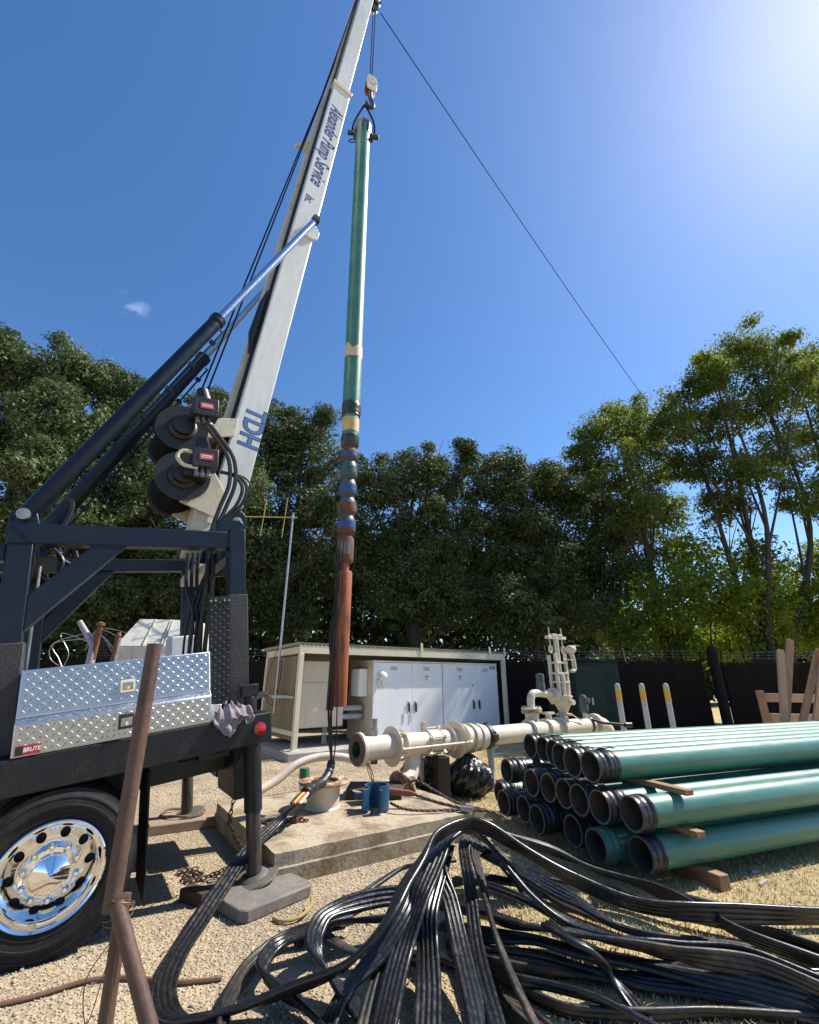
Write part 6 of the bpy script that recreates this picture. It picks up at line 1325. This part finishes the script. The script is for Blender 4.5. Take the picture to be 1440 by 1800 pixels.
PIN = mat('rusty_pipe_inside', (0.13, 0.06, 0.038), 0.85, var=0.4, scale=7, col2=(0.03, 0.05, 0.04), mixlo=0.45, mixhi=0.6)
LIP = mat('pale_pipe_lip', (0.10, 0.105, 0.09), 0.6, var=0.3, scale=20)
base = MB(); base.lathe([(PR - 0.009, 0.16), (PR, 0.16), (PR, PLEN), (PR - 0.009, PLEN)], axis=(1, 0, 0), n=40, close=True)
def cplr(r):
    rr = random.Random(3); prof = [(PR + 0.0005, 0.0), (r, 0.0), (r + 0.001, 0.02)]; x = 0.03
    while x < 0.15: prof += [(r + rr.uniform(0.0, 0.006), x), (r - 0.001, x + 0.006)]; x += rr.uniform(0.012, 0.02)
    prof += [(r - 0.004, 0.165), (PR + 0.0005, 0.17)]
    m = MB(); m.lathe(prof, axis=(1, 0, 0), n=40, close=True); return m
def wrap(x0, x1, r, seed):
    rr = random.Random(seed); prof = [(PR + 0.0012, x0)]; x = x0
    while x < x1: prof.append((r + rr.uniform(-0.002, 0.005), x)); x += rr.uniform(0.006, 0.014)
    prof += [(r, x1), (PR + 0.0012, x1)]
    m = MB(); m.lathe(prof, axis=(1, 0, 0), n=40); return m
first = None
for tier, (z_, L_) in tiers.items():
    for k, (p_, a_) in enumerate(L_):
        nm = 'farthest' if k == len(L_) - 1 else ORD[k]
        w_ = PA * a_ + PP * p_
        t = thing('column_pipe', f'green steel pipe, {nm} one in the {tier} tier of the stack', 'pipe', (w_.x, w_.y, z_), (rad(random.uniform(0, 360)), 0, PYAW + rad(random.uniform(-0.35, 0.35))), 'stacked green pipes')
        if first is None:
            first = dict(b=base.build('pipe_barrel', GREENP, t, smooth=40).data)
            m = MB(); m.lathe([(PR - 0.0095, 0.0), (PR - 0.010, 0.4), (PR - 0.010, PLEN)], axis=(1, 0, 0), n=32); first['i'] = m.build('pipe_bore', PIN, t).data
            m = MB(); m.lathe([(PR - 0.004, -0.001), (PR + 0.010, -0.002), (PR + 0.012, 0.004), (PR - 0.004, 0.004)], axis=(1, 0, 0), n=40, close=True); first['l'] = m.build('pipe_lip', LIP, t).data
            first['c'] = cplr(PR + 0.011).build('coupling', TAPE, t).data; first['w'] = [wrap(0.18, 0.26, PR + 0.006, s).build('tape_wrap', TAPE, t).data for s in (1,)]
            first['w'] += [bpy.data.objects['tape_wrap'].data]
        else:
            for q, nm2 in (('b', 'pipe_barrel'), ('i', 'pipe_bore'), ('l', 'pipe_lip'), ('c', 'coupling')):
                o = bpy.data.objects.new(nm2, first[q]); COL.objects.link(o); o.parent = t
            if not (tier == 'bottom' and k == 1) and random.random() < 0.75:
                o = bpy.data.objects.new('tape_wrap', first['w'][0]); COL.objects.link(o); o.parent = t; o.scale.x = 1.0; o.location.x = random.uniform(-0.01, 0.03)
        if tier == 'bottom' and k == 1:
            for ch in t.children:
                if ch.name.startswith('coupling'):
                    ch.data = ch.data.copy(); ch.data.materials.clear(); ch.data.materials.append(GREENP)
        if tier in ('top',) and k % 2 == 0:      # ragged tail of tape on the upper coupling
            m = MB(); a0 = -t.rotation_euler.x + rad(60)
            pts = [(0.13 + 0.05 * j, (PR + 0.014 + 0.006 * math.sin(j * 2)) * math.cos(a0 + j * 0.12), (PR + 0.014 + 0.012 * (j % 2)) * math.sin(a0 + j * 0.12)) for j in range(5)]
            for j in range(4): m.bar(pts[j], pts[j + 1], 0.05 - 0.008 * j, 0.002, (0, math.cos(a0), math.sin(a0)))
            m.build('tape_tail', TAPE, t)
        if tier == 'top' and k in (0, 1, 3, 4):      # chalk-white transport scuffs on the crown of the barrel
            m = MB(); rs = random.Random(k + 40)
            for s_ in range(7):
                a0 = -t.rotation_euler.x + rad(90 + rs.uniform(-35, 35)); x0 = (2.6, 2.2, 0, 3.1, 3.6)[k] + rs.uniform(-.25, .25); rr_ = PR + 0.0006
                ca, sa = math.cos(a0), math.sin(a0); ex = rs.uniform(0.06, 0.22)
                m.bar((x0, rr_ * ca, rr_ * sa), (x0 + ex, rr_ * math.cos(a0 + .03), rr_ * math.sin(a0 + .03)), rs.uniform(0.004, 0.012), 0.0012, (0, ca, sa))
            m.build('scuff', mat('pale_scuff', ()), t)
def timber(a_, p0, p1, z0, h, w, label, material):
    m = MB(); m.box(-w / 2, w / 2, p0, p1, 0, h); o = m.build('dunnage_timber', material, bevel=0.006)
    o.location = PA * a_ + V(0, 0, z0); o.rotation_euler = (0, 0, PYAW); return tag(o, label, 'timber', 'timbers under and between the pipes')
TIMB = mat('brown_dunnage_timber', (0.30, 0.165, 0.085), 0.8, var=0.25, scale=4, stretch=(6, 0.5, 6), bump=0.2, bscale=40)
timber(3.98, 3.42, 5.9, 0.686, 0.048, 0.10, 'timber between top and middle pipe tiers, sticking out over the middle tier', TIMB)
timber(4.0, 3.40, 6.2, 0.375, 0.048, 0.10, 'timber between middle and bottom pipe tiers with its end showing', TIMB)
timber(4.12, 3.36, 6.4, 0.0, 0.112, 0.11, 'timber lying on the ground under the bottom pipe tier', TIMB)
timber(8.9, 3.42, 5.9, 0.686, 0.048, 0.10, 'far timber between top and middle pipe tiers near the right edge', TIMB)
timber(8.9, 3.40, 6.2, 0.375, 0.048, 0.10, 'far timber between middle and bottom pipe tiers near the right edge', TIMB)
timber(8.9, 3.36, 6.4, 0.0, 0.112, 0.11, 'far timber on the ground under the pipes near the right edge', TIMB)
m = MB(); m.box(-0.05, 0.05, -0.05, 0.05, 0.0, 0.9); o = m.build('wooden_stake', WOOD); o.location = (1.62, 6.75, 0); o.rotation_euler = (0, 0, 0.3); tag(o, 'pale wooden stake behind the far end of the pipe stack', 'stake')

# ---- blue steel sling clamp and wire slings on the slab
BLUEC = mat('blue_clamp_paint', (0.016, 0.075, 0.15), 0.45, var=0.25, scale=12, col2=(0.10, 0.05, 0.03), mixlo=0.6, mixhi=0.7)
bc = thing('blue_clamp', 'blue split pipe clamp standing open on the slab', 'clamp', (-0.38, 6.02, 0.25), (0, 0, rad(-12)))
m = MB(); n_ = 18
vs = []; fs = []
for j, (r_i, zz) in enumerate(((0.125, 0.0), (0.145, 0.0), (0.145, 0.26), (0.125, 0.26))):
    for i in range(n_ + 1):
        a = rad(-60 + 300 * i / n_); vs.append((r_i * math.cos(a), r_i * math.sin(a), zz))
for j in range(4):
    for i in range(n_): fs.append((j * (n_ + 1) + i, j * (n_ + 1) + i + 1, ((j + 1) % 4) * (n_ + 1) + i + 1, ((j + 1) % 4) * (n_ + 1) + i))
fs += [(0, n_ + 1, 2 * (n_ + 1), 3 * (n_ + 1)), (n_, 3 * (n_ + 1) + n_, 2 * (n_ + 1) + n_, (n_ + 1) + n_)]
m.add(vs, fs); m.build('band', BLUEC, bc)
for a in (-60, 240):
    m = MB(); ca, sa = math.cos(rad(a)), math.sin(rad(a)); m.bar((0.13 * ca, 0.13 * sa, 0.13), (0.22 * ca, 0.22 * sa, 0.13), 0.03, 0.22); m.build('lug', BLUEC, bc, bevel=0.004)
m = MB(); m.cyl((-0.13, 0, 0.13), (-0.26, 0.02, 0.13), 0.04, n=14); m.build('spigot', BLUEC, bc)
m = MB(); m.tube([(-0.05 + 0.05 * math.cos(a), -0.16, 0.03 + 0.04 * math.sin(a)) for a in [i * 0.5 for i in range(13)]], 0.008, 6, closed=True); m.build('pin_ring', IRON, bc)
SL = mat('brown_wire_sling', (0.12, 0.085, 0.06), 0.6, 0.4, var=0.4, scale=40, bump=0.3, bscale=120)
def rope3(pts, r, name, parent):
    sp = spline(pts, 12); m = MB(); n = len(sp)
    for s in range(3):
        q = []
        for i in range(n):
            t = (sp[min(i + 1, n - 1)] - sp[max(i - 1, 0)]).normalized(); a = t.orthogonal().normalized(); b_ = t.cross(a); an = i * 0.75 + s * 2.094
            q.append(sp[i] + (a * math.cos(an) + b_ * math.sin(an)) * r * 0.5)
        m.tube(q, r * 0.56, 5)
    return m.build(name, SL, parent, fix=False, smooth=60)
sg = thing('wire_sling', 'brown wire rope slings trailing from the blue clamp over the slab', 'sling', (0.2, 6.2, 0.25))
o3 = Vector((0.2, 6.2, 0.25))
rope3([V(-0.22, 5.95, 0.34) - o3, V(-0.05, 5.86, 0.30) - o3, V(0.2, 5.88, 0.28) - o3, V(0.5, 5.95, 0.275) - o3, V(0.66, 5.93, 0.27) - o3], 0.016, 'rope_leg', sg)
rope3([V(-0.26, 6.15, 0.42) - o3, V(0.0, 6.12, 0.40) - o3, V(0.3, 6.05, 0.33) - o3, V(0.66, 5.93, 0.28) - o3, V(0.98, 5.78, 0.27) - o3, V(1.3, 5.5, 0.1) - o3], 0.017, 'rope_leg', sg)
rope3([V(-0.12, 6.6, 0.33) - o3, V(-0.05, 6.75, 0.37) - o3, V(0.10, 6.72, 0.42) - o3, V(0.3, 6.5, 0.36) - o3, V(0.55, 6.15, 0.30) - o3, V(0.85, 5.9, 0.28) - o3], 0.016, 'rope_leg', sg)
m = MB(); m.tube([V(0.58, 5.95, 0.285) - o3, V(0.72, 5.90, 0.285) - o3], 0.034, 10); m.build('ferrule', STEEL, sg)
m = MB(); m.tube([V(-0.25, 6.14, 0.42) - o3, V(0.0, 6.12, 0.40) - o3, V(0.08, 6.10, 0.39) - o3], [0.035, 0.034, 0.018], 8); m.build('red_sleeve', mat('red_sleeve', (0.20, 0.065, 0.04), 0.8, var=0.2), sg)

# ---- bits and pieces on the slab
m = MB()
m.tube(spline([(0, 0, .02), (0.1, .05, .03), (.22, .02, .04), (.3, -.06, .03), (.2, -.12, .03), (.05, -.08, .05), (.15, 0.0, .06), (.32, 0.04, .03)], 6), 0.014, 7)
chain(m, [V(0.0, 0.1, 0.02), V(0.2, 0.16, 0.02), V(0.4, 0.1, 0.02), V(0.5, 0.12, .02)])
o = m.build('shackle_pile', mat('black_steel_bits', (0.03, 0.027, 0.025), 0.5, 0.4, var=0.4), fix=False, smooth=60); o.location = (-1.55, 5.45, 0.25); tag(o, 'tangle of dark chain and shackles on the slab behind the near jack', 'chain')
m = MB(); m.prism([(0, 0, 0), (0.36, 0.1, 0), (0.5, -0.1, 0), (0.15, -0.22, 0)], (0.02, 0.02, 0.02)); o = m.build('steel_cover', mat('dusty_cover', (0.34, 0.25, 0.17), 0.8, var=0.2, scale=6), bevel=0.004); o.location = (-0.72, 6.45, 0.36); o.rotation_euler = (rad(-12), rad(14), rad(-10)); tag(o, 'tan steel cover plate leaning on the well casing', 'cover')
m = MB(); m.box(-0.35, 0.35, -0.25, 0.25, 0, 0.11); o = m.build('timber_offcut', TIMD); o.location = (-0.45, 6.75, 0.25); tag(o, 'dark timber propping the tan steel cover plate', 'timber')
m = MB(); m.box(-0.03, 0.03, -0.05, 0.03, 0, 0.05); m.tube([(0.0, 0, 0.05), (0.02, 0, 0.10), (0.06, 0, 0.12)], 0.012, 6); m.cyl((-0.06, 0, .03), (0.08, 0.02, .04), 0.018, n=8); o = m.build('shackle', RUST, bevel=0.004); o.location = (-1.20, 5.55, 0.25); tag(o, 'small rusty shackle lying on the slab near the casing', 'shackle')
m = MB(); m.tube(spline([(0, 0, .02), (.2, .1, .06), (.35, .02, .1), (.5, .15, .05), (.4, .3, .04), (.2, .25, .09), (.1, .1, .05), (.3, -.05, .04), (.55, .0, .03)], 6), 0.016, 7); o = m.build('hose_tangle', mat('brown_rope', ())); o.location = (-0.1, 7.2, 0); tag(o, 'tangle of brown rope on the ground below the pipeline', 'rope')
m = MB()
for k in range(3):
    m.tube(spline([(0.02 * k, 0, 0.40), (0.08 + 0.03 * k, -0.1, 0.22), (0.2, -0.25 - 0.04 * k, 0.06), (0.32 + 0.05 * k, -0.4, 0.02)], 6), 0.012, 6)
o = m.build('wire_bundle', mat('yellow_black_wire', (0.20, 0.15, 0.05), 0.6, var=0.9, scale=12)); o.location = (-0.72, 8.35, 0); tag(o, 'bundle of dark and yellow wires drooping from the hose end', 'wires')

# ---- rusty pipe post in the left foreground with its brace
RP = mat('rusty_brown_pipe', (0.105, 0.056, 0.038), 0.6, var=0.25, scale=5, col2=(0.055, 0.03, 0.023), mixlo=0.45, mixhi=0.68, bump=0.12, bscale=60)
fp = thing('pipe_fence_post', 'rusty brown pipe post with wired brace in the left foreground', 'post', (-1.15, 2.2, 0))
m = MB(); m.lathe([(0.026, 1.81), (0.0315, 1.81), (0.0315, 0.80), (0.026, 0.80)], (0, 0, 0), (-0.028, 0, 1), 24, close=True); o = m.build('post', RP, fp)
m = MB(); m.cyl((0.03, 0.05, -0.02), (0.0, 0.035, 0.84), 0.027, n=20); m.build('lower_post', RP, fp)
m = MB(); m.cyl((0.0, -0.01, 0.83), (0.36, -0.06, 0.25), 0.028, n=24); m.cyl((0.36, -0.06, 0.25), (0.52, -0.08, 0.0), 0.028, n=24); m.build('brace', RP, fp)
m = MB(); m.lathe([(0, -0.002), (0.024, -0.002), (0.030, 0.0)], (0.0, -0.01, 0.83), (0.36, -0.05, -0.58), 24); m.build('brace_end', RP, fp)
m = MB()
for k in range(5):
    z_ = 0.78 + 0.012 * k; m.tube([(0.05 * math.cos(a), 0.02 + 0.05 * math.sin(a), z_ + 0.02 * math.sin(a + k)) for a in [2 * math.pi * i / 20 for i in range(20)]], 0.0022, 5, closed=True)
m.tube(spline([(0.04, -0.03, 0.78), (0.05, -0.02, 0.6), (0.04, 0.0, 0.3), (0.06, 0.02, 0.02)], 5), 0.003, 5); m.tube(spline([(0.02, -0.05, 0.72), (-0.03, -0.07, 0.62), (0.0, -0.06, 0.5), (0.03, -0.05, 0.68)], 5), 0.002, 5)
m.build('tie_wire', mat('old_wire', (0.16, 0.10, 0.07), 0.6, 0.6, var=0.3), fp)
m = MB(); m.tube(spline([(-2.45, 3.10, 0.014), (-2.1, 3.24, 0.016), (-1.85, 3.40, 0.018), (-1.6, 3.42, 0.015), (-1.35, 3.38, 0.016), (-1.1, 3.42, 0.012)], 8), 0.0125, 7); tag(m.build('thin_hose', mat('brown_rope', ())), 'thin brown hose lying on the gravel behind the rusty post', 'hose')
# leaves and twigs of litter
LIT = mat('dead_leaf_litter', (0.16, 0.09, 0.045), 0.9, var=0.4, scale=20)
P_ = np.stack([RNG.uniform(-4, 5, 900), RNG.uniform(2.6, 9, 900), np.full(900, 0.012)], 1); P_ = P_[off_slab(P_[:, 0], P_[:, 1])]
v, q = leaf_quads(P_, np.tile((0, 0, 3.0), (len(P_), 1)), 0.028, 0.45); tag(np_mesh('leaf_litter', v, q, LIT, kind='stuff'), 'dead leaves and twigs scattered on the ground', 'litter')
for (x, y, a, w, l, lab) in ((3.05, 4.75, 0.6, 0.03, 0.16, 'pale splinter of wood on the dry grass right of the pipes'), (3.15, 5.0, 0.1, 0.05, 0.09, 'small grey stone chip on the dry grass right of the pipes')):
    m = MB(); m.prism([(-l / 2, -w / 2, 0), (l / 2, -w / 4, 0), (l / 2, w / 3, 0), (-l / 3, w / 2, 0)], (0.004, 0, 0.018)); o = m.build('debris', mat('grey_debris', (0.36, 0.33, 0.31), 0.9, var=0.2)); o.location = (x, y, 0.002); o.rotation_euler = (0, 0, a); tag(o, lab, 'debris')
